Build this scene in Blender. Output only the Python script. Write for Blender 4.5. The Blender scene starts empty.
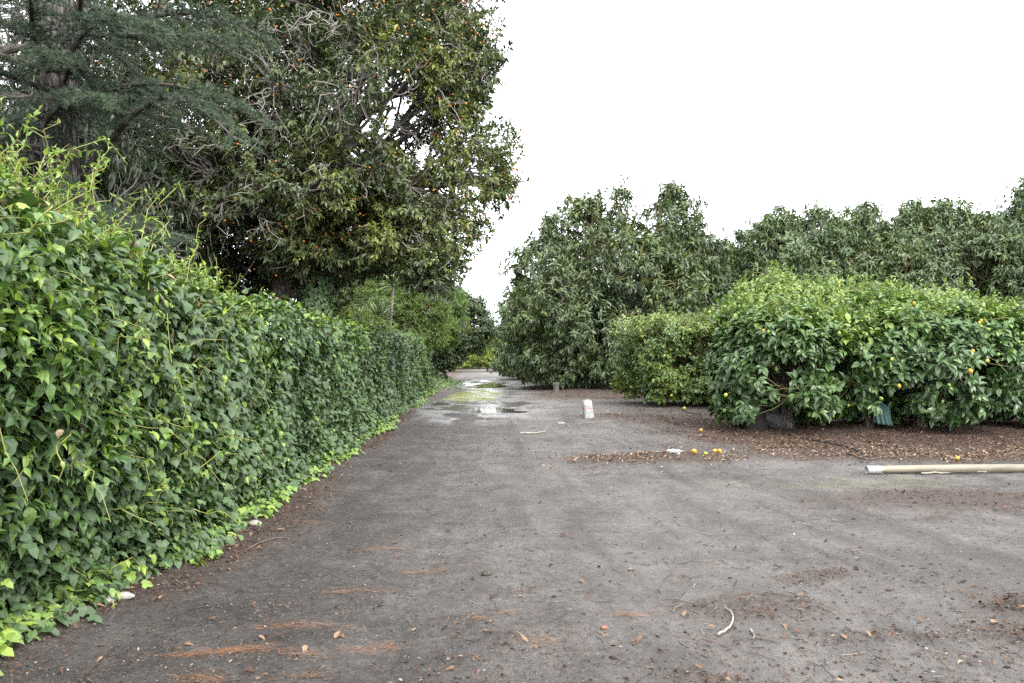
import bpy, math, numpy as np
from mathutils import Vector

scene = bpy.context.scene
COL = scene.collection
R = math.radians
rng = np.random.default_rng(7)

# ------------------------------------------------------------------ noise
def _hash(ix, iy, iz, seed):
    h = (ix.astype(np.int64) * 374761393 + iy.astype(np.int64) * 668265263 + iz.astype(np.int64) * 2147483647 + seed * 974634777) & 0xFFFFFFFF
    h = ((h ^ (h >> 13)) * 1274126177) & 0xFFFFFFFF
    h = ((h ^ (h >> 16)) * 2246822519) & 0xFFFFFFFF
    h = h ^ (h >> 15)
    return (h & 0xFFFFFF) / float(0xFFFFFF)

def vnoise(p, seed=0):
    p = np.asarray(p, dtype=np.float64)
    if p.shape[1] == 2:
        p = np.concatenate([p, np.full((len(p), 1), 0.37)], 1)
    i = np.floor(p).astype(np.int64)
    f = p - i
    f = f * f * (3 - 2 * f)
    out = 0
    for dx in (0, 1):
        wx = f[:, 0] if dx else 1 - f[:, 0]
        for dy in (0, 1):
            wy = f[:, 1] if dy else 1 - f[:, 1]
            for dz in (0, 1):
                wz = f[:, 2] if dz else 1 - f[:, 2]
                out = out + wx * wy * wz * _hash(i[:, 0] + dx, i[:, 1] + dy, i[:, 2] + dz, seed)
    return out

def fbm(p, seed=0, octv=3):
    p = np.asarray(p, dtype=np.float64)
    a, s, t = 1.0, 0.0, 0.0
    for k in range(octv):
        s = s + a * vnoise(p * (2.03 ** k), seed + k)
        t += a
        a *= 0.5
    return s / t

def sstep(a, b, x):
    t = np.clip((x - a) / (b - a), 0, 1)
    return t * t * (3 - 2 * t)

def nrm(v):
    return v / np.maximum(np.linalg.norm(v, axis=-1, keepdims=True), 1e-9)

def rdir(n, g=None):
    g = g or rng
    return nrm(g.normal(size=(n, 3)))

# ------------------------------------------------------------------ mesh builder
class MB:
    def __init__(self):
        self.v, self.f, self.s, self.t, self.n = [], [], [], [], 0
    def add(self, verts, flat, sizes, tone=0.5):
        verts = np.asarray(verts, dtype=np.float32).reshape(-1, 3)
        self.v.append(verts)
        self.f.append(np.asarray(flat, dtype=np.int64).ravel() + self.n)
        self.s.append(np.asarray(sizes, dtype=np.int32).ravel())
        self.t.append(np.broadcast_to(np.asarray(tone, dtype=np.float32), (len(verts),)).copy())
        self.n += len(verts)
    def build(self, name, mat, parent=None, smooth=False, extra=None):
        me = bpy.data.meshes.new(name)
        v = np.concatenate(self.v); f = np.concatenate(self.f).astype(np.int32); s = np.concatenate(self.s)
        t = np.concatenate(self.t)
        me.vertices.add(len(v)); me.vertices.foreach_set('co', v.ravel())
        me.loops.add(len(f)); me.loops.foreach_set('vertex_index', f)
        me.polygons.add(len(s))
        st = np.zeros(len(s), dtype=np.int32); st[1:] = np.cumsum(s)[:-1]
        me.polygons.foreach_set('loop_start', st)
        me.polygons.foreach_set('loop_total', s)
        me.polygons.foreach_set('use_smooth', np.full(len(s), smooth, dtype=bool))
        at = me.attributes.new('tone', 'FLOAT', 'POINT'); at.data.foreach_set('value', t)
        for k, arr in (extra or {}).items():
            a = me.attributes.new(k, 'FLOAT', 'POINT'); a.data.foreach_set('value', np.asarray(arr, dtype=np.float32))
        me.update(calc_edges=True)
        me.materials.append(mat)
        return link(name, me, parent)

def link(name, data, parent=None):
    o = bpy.data.objects.new(name, data)
    COL.objects.link(o)
    if parent is not None:
        o.parent = parent
    return o

def tag(o, label=None, cat=None, group=None, kind=None):
    if label: o['label'] = label
    if cat: o['category'] = cat
    if group: o['group'] = group
    if kind: o['kind'] = kind
    return o

def thing(name, loc, label, cat, group=None, rz=0.0):
    o = link(name, None)
    o.location = loc; o.rotation_euler = (0, 0, rz)
    return tag(o, label, cat, group)

KIDS = {}
def copy_thing(root, loc, rz, scale, label, group=None):
    r = root.copy(); COL.objects.link(r)
    r.location = loc; r.rotation_euler = (0, 0, rz); r.scale = scale
    r['label'] = label
    if group: r['group'] = group
    for ch in [o for o in scene.objects if o.parent == root]:
        c = ch.copy(); COL.objects.link(c); c.parent = r
    return r

# ------------------------------------------------------------------ leaf templates (u along, v across, w normal)
T_DIAMOND = (np.array([(0, 0, 0), (.45, 1, .10), (1, 0, -.10), (.45, -1, .10)]), [0, 1, 2, 0, 2, 3], [3, 3])
T_LANCE = (np.array([(0, 0, 0), (.28, .85, .07), (.68, .8, .03), (1, 0, -.16), (.68, -.8, .03), (.28, -.85, .07), (.5, 0, -.02)]),
           [0, 1, 6, 1, 2, 6, 2, 3, 6, 3, 4, 6, 4, 5, 6, 5, 0, 6], [3] * 6)
T_OVATE = (np.array([(0, 0, 0), (.12, .62, .05), (.36, 1, .09), (.68, .62, .02), (1, 0, -.16), (.68, -.62, .02), (.36, -1, .09), (.12, -.62, .05), (.36, 0, 0), (.68, 0, -.05)]),
           [0, 1, 2, 8, 8, 2, 3, 9, 9, 3, 4, 0, 8, 6, 7, 8, 9, 5, 6, 9, 4, 5], [4, 4, 3, 4, 4, 3])
T_IVY = (np.array([(0, 0, 0), (-.12, .45, .03), (.16, 1.0, .02), (.42, .60, .08), (.66, .62, .03), (1.0, 0, -.13),
                   (.66, -.62, .03), (.42, -.60, .08), (.16, -1.0, .02), (-.12, -.45, .03), (.42, 0, .0)]),
         [0, 1, 2, 3, 10, 10, 3, 4, 5, 0, 10, 7, 8, 9, 10, 5, 6, 7], [5, 4, 5, 4])
T_NEEDLE = (np.array([(0, .7, 0), (0, -.7, 0), (1, 0, 0)]), [0, 1, 2], [3])

def leaves(mb, P, D, N, L, W, tone, T, curl=None):
    n = len(P)
    if n == 0: return
    tv, tf, ts = T
    D = nrm(D); S = nrm(np.cross(N, D)); N = np.cross(D, S)
    L = np.broadcast_to(L, (n,))[:, None, None]; W = np.broadcast_to(W, (n,))[:, None, None]
    u = tv[None, :, 0:1]; v = tv[None, :, 1:2]; w = tv[None, :, 2:3]
    if curl is not None:
        c = np.broadcast_to(curl, (n,))[:, None, None]
        w = w - c * u * u
    V = P[:, None] + D[:, None] * (u * L) + S[:, None] * (v * W * .5) + N[:, None] * (w * L)
    k = len(tv)
    F = (np.asarray(tf)[None] + (np.arange(n) * k)[:, None]).ravel()
    mb.add(V.reshape(-1, 3), F, np.tile(ts, n), np.repeat(np.broadcast_to(tone, (n,)), k))

# ------------------------------------------------------------------ tubes
def tubes(mb, P, Rr, sides=3, tone=0.5, cap=False):
    """P (M,K,3) paths, Rr (M,K) or (K,) radii."""
    P = np.asarray(P, dtype=np.float64)
    if P.ndim == 2: P = P[None]
    M, K, _ = P.shape
    Rr = np.broadcast_to(np.asarray(Rr, dtype=np.float64), (M, K))
    t = np.empty_like(P)
    t[:, 1:-1] = P[:, 2:] - P[:, :-2]; t[:, 0] = P[:, 1] - P[:, 0]; t[:, -1] = P[:, -1] - P[:, -2]
    t = nrm(t)
    ch = nrm(P[:, -1] - P[:, 0])
    ref = np.where(np.abs(ch[:, 2:3]) < .8, np.array([[0, 0, 1.0]]), np.array([[1.0, 0, 0]]))
    u = nrm(np.cross(t, ref[:, None])); w = np.cross(t, u)
    a = np.linspace(0, 2 * np.pi, sides, endpoint=False)
    V = P[:, :, None] + Rr[:, :, None, None] * (u[:, :, None] * np.cos(a)[None, None, :, None] + w[:, :, None] * np.sin(a)[None, None, :, None])
    base = (np.arange(M) * K * sides)[:, None, None] + (np.arange(K - 1) * sides)[None, :, None]
    j = np.arange(sides); j2 = (j + 1) % sides
    q = np.stack([base + j, base + j2, base + sides + j2, base + sides + j], -1)
    tn = np.repeat(np.broadcast_to(tone, (M,)), K * sides)
    mb.add(V.reshape(-1, 3), q.ravel(), np.full(M * (K - 1) * sides, 4), tn)
    if cap:
        c0 = (np.arange(M) * K * sides)[:, None] + j[::-1]; c1 = (np.arange(M) * K * sides)[:, None] + (K - 1) * sides + j
        mb.f.append((np.concatenate([c0, c1]).ravel() + mb.n - M * K * sides).astype(np.int64))
        mb.s.append(np.full(2 * M, sides, dtype=np.int32))

def curves(A, B, K=5, sag=0.0, jit=0.05, up=0.0, g=None):
    g = g or rng
    A = np.asarray(A, float).reshape(-1, 3); B = np.asarray(B, float).reshape(-1, 3)
    M = max(len(A), len(B)); A = np.broadcast_to(A, (M, 3)); B = np.broadcast_to(B, (M, 3))
    t = np.linspace(0, 1, K)[None, :, None]
    P = A[:, None] * (1 - t) + B[:, None] * t
    ln = np.linalg.norm(B - A, axis=1)[:, None, None]
    bow = 4 * t * (1 - t)
    P = P + bow * ln * (g.normal(size=(M, 1, 3)) * jit)
    P = P + g.normal(size=(M, K, 3)) * ln * jit * .45 * (bow > 0.01)
    P[:, :, 2] += (bow[:, :, 0] * (up - sag)) * ln[:, :, 0]
    return P

def smooth_path(pts, n):
    pts = np.asarray(pts, float)
    m = len(pts); out = []
    ext = np.concatenate([[2 * pts[0] - pts[1]], pts, [2 * pts[-1] - pts[-2]]])
    for x in np.linspace(0, m - 1 - 1e-6, n):
        i = int(x); f = x - i
        p0, p1, p2, p3 = ext[i], ext[i + 1], ext[i + 2], ext[i + 3]
        out.append(.5 * ((2 * p1) + (-p0 + p2) * f + (2 * p0 - 5 * p1 + 4 * p2 - p3) * f * f + (-p0 + 3 * p1 - 3 * p2 + p3) * f ** 3))
    return np.array(out)

# blobs: irregular low stones / fruit
def ico(sub=1):
    ph = (1 + 5 ** .5) / 2
    v = [(-1, ph, 0), (1, ph, 0), (-1, -ph, 0), (1, -ph, 0), (0, -1, ph), (0, 1, ph), (0, -1, -ph), (0, 1, -ph), (ph, 0, -1), (ph, 0, 1), (-ph, 0, -1), (-ph, 0, 1)]
    f = [(0, 11, 5), (0, 5, 1), (0, 1, 7), (0, 7, 10), (0, 10, 11), (1, 5, 9), (5, 11, 4), (11, 10, 2), (10, 7, 6), (7, 1, 8), (3, 9, 4), (3, 4, 2), (3, 2, 6), (3, 6, 8), (3, 8, 9), (4, 9, 5), (2, 4, 11), (6, 2, 10), (8, 6, 7), (9, 8, 1)]
    v = [np.array(p) / np.linalg.norm(p) for p in v]
    for _ in range(sub):
        cache, nf = {}, []
        def mid(a, b):
            k = (min(a, b), max(a, b))
            if k not in cache:
                m = v[a] + v[b]; v.append(m / np.linalg.norm(m)); cache[k] = len(v) - 1
            return cache[k]
        for a, b, c in f:
            x, y, z = mid(a, b), mid(b, c), mid(c, a)
            nf += [(a, x, z), (b, y, x), (c, z, y), (x, y, z)]
        f = nf
    return np.array(v), np.array(f)
ICO0, ICO1, ICO2, ICO3 = ico(0), ico(1), ico(2), ico(3)

def blobs(mb, P, S, tone, I=ICO0, rough=0.25, g=None):
    """P (n,3), S (n,3) half sizes, random spin about z"""
    g = g or rng
    v, f = I; n = len(P)
    a = g.uniform(0, 2 * np.pi, n); c, s = np.cos(a)[:, None], np.sin(a)[:, None]
    V = v[None] * (1 + rough * g.uniform(-1, 1, (n, len(v), 1))) * S[:, None]
    X = V[..., 0] * c - V[..., 1] * s; Y = V[..., 0] * s + V[..., 1] * c
    V = np.stack([X, Y, V[..., 2]], -1) + P[:, None]
    F = (f[None] + (np.arange(n) * len(v))[:, None, None]).ravel()
    mb.add(V.reshape(-1, 3), F, np.full(n * len(f), 3), np.repeat(np.broadcast_to(tone, (n,)), len(v)))

# ------------------------------------------------------------------ materials
def new_mat(name):
    m = bpy.data.materials.new(name); m.use_nodes = True
    nt = m.node_tree; nt.nodes.clear()
    out = nt.nodes.new('ShaderNodeOutputMaterial')
    return m, nt, out
def ramp(nt, stops, src):
    r = nt.nodes.new('ShaderNodeValToRGB')
    e = r.color_ramp.elements
    while len(e) < len(stops): e.new(0.5)
    for el, (p, c) in zip(e, stops):
        el.position = p; el.color = (*c, 1)
    nt.links.new(src, r.inputs['Fac'])
    return r.outputs['Color']
def attr(nt, name):
    a = nt.nodes.new('ShaderNodeAttribute'); a.attribute_name = name
    return a.outputs['Fac']
def mixc(nt, fac, a, b, mode='MIX'):
    m = nt.nodes.new('ShaderNodeMix'); m.data_type = 'RGBA'; m.blend_type = mode
    for sock, val in ((m.inputs[0], fac), (m.inputs[6], a), (m.inputs[7], b)):
        if isinstance(val, (int, float)): sock.default_value = val
        elif isinstance(val, tuple): sock.default_value = (*val, 1)
        else: nt.links.new(val, sock)
    return m.outputs[2]
def math_(nt, op, a, b=0.0, clamp=False):
    m = nt.nodes.new('ShaderNodeMath'); m.operation = op; m.use_clamp = clamp
    for s, v in ((m.inputs[0], a), (m.inputs[1], b)):
        if isinstance(v, (int, float)): s.default_value = v
        else: nt.links.new(v, s)
    return m.outputs[0]
def noise(nt, scale, detail=4, rough=.6, vec=None, dist=0.0):
    n = nt.nodes.new('ShaderNodeTexNoise')
    n.inputs['Scale'].default_value = scale; n.inputs['Detail'].default_value = detail
    n.inputs['Roughness'].default_value = rough; n.inputs['Distortion'].default_value = dist
    if vec is not None: nt.links.new(vec, n.inputs['Vector'])
    return n.outputs['Fac']
def objvec(nt, scale=(1, 1, 1)):
    t = nt.nodes.new('ShaderNodeTexCoord'); mp = nt.nodes.new('ShaderNodeMapping')
    mp.inputs['Scale'].default_value = scale
    nt.links.new(t.outputs['Object'], mp.inputs['Vector'])
    return mp.outputs['Vector']
def principled(nt, out, color, rough=.6, spec=.5):
    b = nt.nodes.new('ShaderNodeBsdfPrincipled')
    for s, v in ((b.inputs['Base Color'], color), (b.inputs['Roughness'], rough), (b.inputs['Specular IOR Level'], spec)):
        if isinstance(v, tuple): s.default_value = (*v, 1)
        elif isinstance(v, (int, float)): s.default_value = v
        else: nt.links.new(v, s)
    nt.links.new(b.outputs[0], out.inputs['Surface'])
    return b
def bump(nt, bsdf, height, strength=.5, dist=.02):
    b = nt.nodes.new('ShaderNodeBump'); b.inputs['Strength'].default_value = strength; b.inputs['Distance'].default_value = dist
    nt.links.new(height, b.inputs['Height']); nt.links.new(b.outputs[0], bsdf.inputs['Normal'])

def leaf_mat(name, stops, rough=.42, spec=.5, transl=.22, under=(.10, .14, .07)):
    m, nt, out = new_mat(name)
    col = ramp(nt, stops, attr(nt, 'tone'))
    n = noise(nt, 9.0, 2, .5, objvec(nt))
    oi = nt.nodes.new('ShaderNodeObjectInfo')
    hs = nt.nodes.new('ShaderNodeHueSaturation'); nt.links.new(col, hs.inputs['Color'])
    nt.links.new(math_(nt, 'ADD', .86, math_(nt, 'MULTIPLY', oi.outputs['Random'], .30)), hs.inputs['Value'])
    nt.links.new(math_(nt, 'ADD', .488, math_(nt, 'MULTIPLY', oi.outputs['Random'], .022)), hs.inputs['Hue'])
    col = hs.outputs['Color']
    col = mixc(nt, math_(nt, 'MULTIPLY', n, .35), col, mixc(nt, .5, col, under))
    geo = nt.nodes.new('ShaderNodeNewGeometry')
    colb = mixc(nt, math_(nt, 'MULTIPLY', geo.outputs['Backfacing'], .4), col, under)
    b = principled(nt, out, colb, rough, spec)
    tr = nt.nodes.new('ShaderNodeBsdfTranslucent')
    nt.links.new(mixc(nt, .4, col, (.12, .20, .03)), tr.inputs['Color'])
    mx = nt.nodes.new('ShaderNodeMixShader'); mx.inputs[0].default_value = transl
    nt.links.new(b.outputs[0], mx.inputs[1]); nt.links.new(tr.outputs[0], mx.inputs[2])
    nt.links.new(mx.outputs[0], out.inputs['Surface'])
    return m
def simple_mat(name, c1, c2, scale=8, rough=.8, spec=.3, bumps=.5, bdist=.01, stretch=(1, 1, 1), detail=5):
    m, nt, out = new_mat(name)
    v = objvec(nt, stretch)
    n = noise(nt, scale, detail, .65, v)
    col = ramp(nt, [(.3, c1), (.7, c2)], n)
    b = principled(nt, out, col, rough, spec)
    if bumps: bump(nt, b, n, bumps, bdist)
    return m
def tone_mat(name, stops, rough=.7, spec=.3):
    m, nt, out = new_mat(name)
    principled(nt, out, ramp(nt, stops, attr(nt, 'tone')), rough, spec)
    return m

M_IVY = leaf_mat('ivy_leaf', [(0, (0.026, 0.061, 0.014)), (.35, (0.044, 0.100, 0.021)), (.65, (0.072, 0.157, 0.025)), (.8, (0.160, 0.300, 0.028)), (1, (0.378, 0.541, 0.049))], .42, .42, .2, (.10, .15, .08))
M_VINE = leaf_mat('vine_leaf', [(0, (0.033, 0.091, 0.017)), (.45, (0.072, 0.171, 0.024)), (.75, (0.143, 0.268, 0.032)), (1, (0.352, 0.464, 0.064))], .38, .5, .3, (.13, .20, .07))
M_AVO = leaf_mat('avocado_leaf', [(0, (0.033, 0.066, 0.021)), (.45, (0.077, 0.137, 0.040)), (.75, (0.156, 0.231, 0.053)), (1, (0.312, 0.401, 0.063))], .38, .48, .15, (.10, .125, .08))
M_LEM = leaf_mat('lemon_leaf', [(0, (0.019, 0.047, 0.015)), (.4, (0.045, 0.099, 0.026)), (.7, (0.107, 0.190, 0.035)), (1, (0.285, 0.381, 0.057))], .34, .55, .2, (.11, .16, .07))
M_PIT = leaf_mat('fruiting_tree_leaf', [(0, (0.030, 0.048, 0.020)), (.40, (0.081, 0.108, 0.037)), (.70, (0.178, 0.207, 0.048)), (1, (0.372, 0.401, 0.069))], .4, .5, .15, (.09, .11, .06))
M_DARK = leaf_mat('dark_evergreen_leaf', [(0, (0.013, 0.027, 0.012)), (.5, (0.029, 0.054, 0.020)), (1, (0.061, 0.098, 0.029))], .4, .5, .12, (.07, .09, .05))
M_FEATH = leaf_mat('feathery_leaf', [(0, (0.102, 0.171, 0.045)), (.5, (0.204, 0.330, 0.075)), (1, (0.306, 0.472, 0.120))], .5, .3, .3, (.13, .16, .07))
M_BRIGHT = leaf_mat('bright_shrub_leaf', [(0, (.10, .16, .025)), (.5, (.24, .33, .045)), (1, (.42, .48, .08))], .45, .4, .3, (.18, .25, .07))
M_STRAP = leaf_mat('strap_leaf', [(0, (.08, .13, .06)), (.5, (.17, .24, .10)), (1, (.30, .36, .15))], .4, .5, .15, (.13, .17, .09))
M_CEDAR = leaf_mat('cedar_needle', [(0, (0.018, 0.034, 0.023)), (.5, (0.034, 0.062, 0.039)), (1, (0.092, 0.134, 0.072))], .5, .35, .08, (.05, .08, .055))
M_LITTER = tone_mat('dry_leaf', [(0, (.022, .014, .011)), (.3, (.062, .034, .022)), (.55, (.115, .066, .042)), (.8, (.22, .145, .09)), (1, (.33, .25, .165))], .75, .25)
M_TWIG = tone_mat('bare_twig', [(0, (.04, .033, .028)), (.5, (.14, .125, .112)), (1, (.31, .29, .265))], .85, .2)
M_GTWIG = tone_mat('green_twig', [(0, (.045, .035, .022)), (.5, (.11, .11, .04)), (1, (.22, .21, .075))], .7, .3)
M_VSTEM = tone_mat('vine_stem', [(0, (.04, .035, .022)), (.5, (.16, .165, .045)), (1, (.27, .27, .08))], .6, .3)

def bark_mat(name, c1, c2, sx=14, sz=2.2, dist=.03):
    m, nt, out = new_mat(name)
    v = objvec(nt, (sx, sx, sz))
    vo = nt.nodes.new('ShaderNodeTexVoronoi'); vo.feature = 'DISTANCE_TO_EDGE'; vo.inputs['Scale'].default_value = 1.0
    n0 = nt.nodes.new('ShaderNodeTexNoise'); n0.inputs['Scale'].default_value = 1.2; n0.inputs['Detail'].default_value = 5
    nt.links.new(v, n0.inputs['Vector'])
    ad = nt.nodes.new('ShaderNodeVectorMath'); ad.operation = 'MULTIPLY_ADD'
    nt.links.new(n0.outputs['Color'], ad.inputs[0]); ad.inputs[1].default_value = (1.3, 1.3, 1.3); nt.links.new(v, ad.inputs[2])
    nt.links.new(ad.outputs[0], vo.inputs['Vector'])
    h = math_(nt, 'MULTIPLY', vo.outputs['Distance'], 2.2, True)
    h2 = math_(nt, 'ADD', h, math_(nt, 'MULTIPLY', n0.outputs['Fac'], .5))
    col = ramp(nt, [(.25, c1), (.95, c2)], h2)
    b = principled(nt, out, col, .9, .2)
    bump(nt, b, h2, 1.0, dist)
    return m
M_CBARK = bark_mat('cedar_bark', (.020, .016, .015), (.22, .195, .18), 14, 2.4, .05)
M_BARK = bark_mat('grey_brown_bark', (.035, .028, .022), (.17, .145, .12), 18, 5, .015)
M_PALE = bark_mat('pale_bark', (.17, .15, .12), (.36, .32, .27), 10, 16, .01)
M_BOARD = simple_mat('core_block_board', (.03, .025, .02), (.08, .065, .05), 6, .9, .2, .4, .01, (1, 6, 1))

# ------------------------------------------------------------------ layout helpers
CAM_H, F, HZ = 1.35, 740.0, 358.0
def hedge_x(y): return -2.14 - .0432 * y
def gmask_mulch(x, y):
    w = fbm(np.stack([x * .9, y * .9], -1), 11, 4) - .5
    lem = sstep(2.2, 3.4, x + w * 2.6 - .04 * (16 - y)) * sstep(9.2, 9.7, y + w * .9 - .25 * np.clip(5 - x, 0, 3)) * sstep(25, 23, y)
    lem = lem * (1 - .55 * sstep(15.5, 17, y) * (x < 5.5))
    p1 = sstep(1.5, .5, np.hypot((x - 2.3) / 1.2, (y - 10.0) / .45) + w * 1.6) * .9
    p2 = sstep(1.5, .4, np.hypot((x - 3.4) / 1.9, (y - 16.9) / .9) + w * 1.7) * .8
    avo = sstep(.1, 1.8, x + w * 2.5 - .0 * y) * sstep(22.0, 24.5, y + w * 4) * .95
    hx = hedge_x(y) - .30 * sstep(5.2, 3.0, y)
    hed = sstep(.62, .25, x - hx + w * .9 - .34 * sstep(4.5, 6, y) * sstep(10, 7.5, y)) * sstep(-3.5, -.8, x - hx)
    q = sstep(.56, .74, fbm(np.stack([x * 1.1, y * 2.6], -1), 31, 4)) * sstep(.2, 2.6, x) * sstep(13, 8, y)
    c1 = sstep(1.4, .5, np.hypot((x - 4.4) / 1.3, (y - 7.1) / .5) + w * 1.8) * .9
    c2 = sstep(1.4, .5, np.hypot((x - 1.35) / .45, (y - 4.05) / .2) + w * 2.6) * .6
    c3 = sstep(1.4, .5, np.hypot((x - .85) / .3, (y - 3.15) / .15) + w * 2.6) * .5
    out = lem
    for k in (p1, p2, avo, hed, q * .9, c1, c2, c3): out = np.maximum(out, k)
    return np.clip(out, 0, 1)
def wet_depth(x, y):
    w = fbm(np.stack([x * 1.3, y * .7], -1), 21, 3) - .5
    a = sstep(1.5, .35, np.hypot((x + .62) / .95, (y - 19.8) / 1.6) + w * 2.0)
    b = sstep(1.5, .35, np.hypot((x + 1.15) / 1.0, (y - 37) / 5.5) + w * 1.9)
    c = sstep(1.4, .35, np.hypot((x - .12) / .42, (y - 18.9) / .55) + w * 1.2)
    return np.maximum(np.maximum(a, b), c)
def wet_zone(x, y):
    w = fbm(np.stack([x * .8, y * .5], -1), 23, 3) - .5
    return np.clip(sstep(1.6, .4, np.hypot((x + .8) / 1.7, (y - 21) / 4.5) + w * 1.9) + sstep(1.7, .4, np.hypot((x + 1.2) / 1.4, (y - 35) / 10) + w * 1.9), 0, 1)
def moss_zone(x, y):
    w = fbm(np.stack([x * 1.6, y * .7], -1), 25, 3) - .5
    m = sstep(1.25, .75, np.hypot((x + 1.35) / .85, (y - 27) / 4.6) + w * 1.5)
    m2 = sstep(1.2, .8, np.hypot((x - 3.5) / 1.1, (y - 7.9) / .25) + w * 4.5) * .14
    return np.maximum(m, m2)
def gz(x, y):
    x = np.asarray(x, float); y = np.asarray(y, float)
    sh = x.shape; x = x.ravel(); y = y.ravel()
    p = np.stack([x, y], -1)
    near = sstep(70, 40, np.hypot(x, y))
    z = (fbm(p * .45, 1, 3) - .5) * .07 + (fbm(p * np.array([2.6, 1.5]), 2, 3) - .5) * .040 + (fbm(p * 8, 3, 3) - .5) * .026
    ml = gmask_mulch(x, y)
    z = z + ml * (.02 + .025 * fbm(p * 5, 4, 2))
    z = z + .10 * np.exp(-((x - 6.8) / 3.0) ** 2 - ((y - 14.2) / 1.6) ** 2) + .06 * np.exp(-((x - 5.5) / 2.5) ** 2 - ((y - 20.8) / 1.6) ** 2)
    z = z + .16 * np.exp(-((y - 33) / 3.5) ** 2) * sstep(.5, 3, x) * sstep(40, 30, x)
    rut = lambda c, wd: np.exp(-(((x - c + .042 * y - .25 * np.sin(y * .21)) / wd) ** 2))
    z = z - .030 * (rut(-.55, .26) + rut(1.0, .28)) * sstep(35, 18, y)
    z = z + .05 * sstep(.5, 0, x - hedge_x(y)) * (x > hedge_x(y) - 2)
    wd = wet_depth(x, y)
    flat = np.clip(sstep(1.0, .3, np.hypot((x + .6) / 3, (y - 26) / 18)), 0, 1)
    z = z * (1 - .82 * flat) * near - .028 * wd * near
    return z.reshape(sh)
def onground(x, y, dz=0.0):
    return np.stack([x, y, gz(x, y) + dz], -1)

# ------------------------------------------------------------------ ground sheet
def axis(core_lo, core_hi, step, far, growth=1.12):
    a = list(np.arange(core_lo, core_hi, step))
    s = step; hi = []; v = a[-1]
    while v < far: s *= growth; v += s; hi.append(v)
    s = step; lo = []; v = a[0]
    while v > -far: s *= growth; v -= s; lo.append(v)
    return np.array(lo[::-1] + a + hi)
xs = axis(-3.6, 8.0, .05, 900)
ys = []
v, s = 1.0, .035
while v < 900:
    ys.append(v); s = max(.035, .0062 * v) if v < 50 else s * 1.12; v += s
back = []; v, s = 1.0, .12
while v > -400: s *= 1.15; v -= s; back.append(v)
ys = np.array(back[::-1] + ys)
GX, GY = np.meshgrid(xs, ys)
GZ = gz(GX, GY)
nx, ny = len(xs), len(ys)
mb = MB()
i = (np.arange(ny - 1)[:, None] * nx + np.arange(nx - 1)[None]).ravel()
mb.add(np.stack([GX, GY, GZ], -1), np.stack([i, i + 1, i + nx + 1, i + nx], -1), np.full(len(i), 4))

m, nt, out = new_mat('dirt_ground')
ov = objvec(nt)
big = noise(nt, .35, 4, .6, ov); mid = noise(nt, 2.3, 5, .62, ov, .6); fine = noise(nt, 22, 6, .7, ov); grit = noise(nt, 130, 3, .7, ov)
base = ramp(nt, [(.39, (.034, .030, .027)), (.49, (.090, .081, .074)), (.59, (.175, .159, .146))], math_(nt, 'ADD', math_(nt, 'ADD', math_(nt, 'MULTIPLY', mid, .33), math_(nt, 'MULTIPLY', fine, .37)), math_(nt, 'ADD', math_(nt, 'MULTIPLY', big, .14), math_(nt, 'MULTIPLY', noise(nt, 6.5, 5, .65, ov, .8), .16))))
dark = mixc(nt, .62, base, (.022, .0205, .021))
silt = mixc(nt, .6, base, (.215, .200, .186))
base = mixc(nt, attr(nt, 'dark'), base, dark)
base = mixc(nt, attr(nt, 'silt'), base, silt)
base = mixc(nt, attr(nt, 'streak'), base, mixc(nt, .55, base, (.032, .028, .026)))
mulch = ramp(nt, [(.30, (.026, .017, .014)), (.52, (.068, .044, .033)), (.75, (.140, .100, .075))], math_(nt, 'ADD', math_(nt, 'MULTIPLY', fine, .6), math_(nt, 'MULTIPLY', grit, .4)))
mfac = math_(nt, 'MULTIPLY', attr(nt, 'mulch'), math_(nt, 'ADD', math_(nt, 'MULTIPLY', mid, .9), .35), True)
base = mixc(nt, mfac, base, mulch)
# grit: sparse dark, pale and rusty grains
vo = nt.nodes.new('ShaderNodeTexVoronoi'); vo.inputs['Scale'].default_value = 95; nt.links.new(ov, vo.inputs['Vector'])
cells = nt.nodes.new('ShaderNodeSeparateColor'); nt.links.new(vo.outputs['Color'], cells.inputs[0])
gcol = ramp(nt, [(0, (.018, .016, .016)), (.5, (.07, .064, .06)), (.72, (.11, .066, .042)), (.9, (.22, .205, .19)), (1, (.32, .30, .28))], cells.outputs[0])
dot = math_(nt, 'LESS_THAN', vo.outputs['Distance'], math_(nt, 'MULTIPLY', cells.outputs[1], .5))
base = mixc(nt, math_(nt, 'MULTIPLY', dot, math_(nt, 'ADD', math_(nt, 'MULTIPLY', attr(nt, 'dark'), .35), .38)), base, gcol)
mossc = ramp(nt, [(.3, (.085, .10, .025)), (.7, (.24, .26, .05))], fine)
base = mixc(nt, math_(nt, 'MULTIPLY', attr(nt, 'moss'), math_(nt, 'ADD', mid, .35), True), base, mossc)
wet = attr(nt, 'wet')
base = mixc(nt, math_(nt, 'MULTIPLY', wet, .30), base, (.045, .040, .036))
rgh = math_(nt, 'SUBTRACT', .92, math_(nt, 'MULTIPLY', wet, .76))
b = principled(nt, out, base, rgh, math_(nt, 'ADD', .3, math_(nt, 'MULTIPLY', wet, .4)))
hgt = math_(nt, 'ADD', math_(nt, 'ADD', math_(nt, 'MULTIPLY', fine, 1.0), math_(nt, 'MULTIPLY', grit, .45)), math_(nt, 'MULTIPLY', vo.outputs['Distance'], -.25))
bump(nt, b, hgt, .8, .045)
bn = [q_ for q_ in nt.nodes if q_.bl_idname == 'ShaderNodeBump'][0]
nt.links.new(math_(nt, 'SUBTRACT', .9, math_(nt, 'MULTIPLY', wet, .82)), bn.inputs['Strength'])
gx, gy = GX.ravel(), GY.ravel()
w0 = fbm(np.stack([gx * .5, gy * .35], -1), 41, 4) - .5
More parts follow.
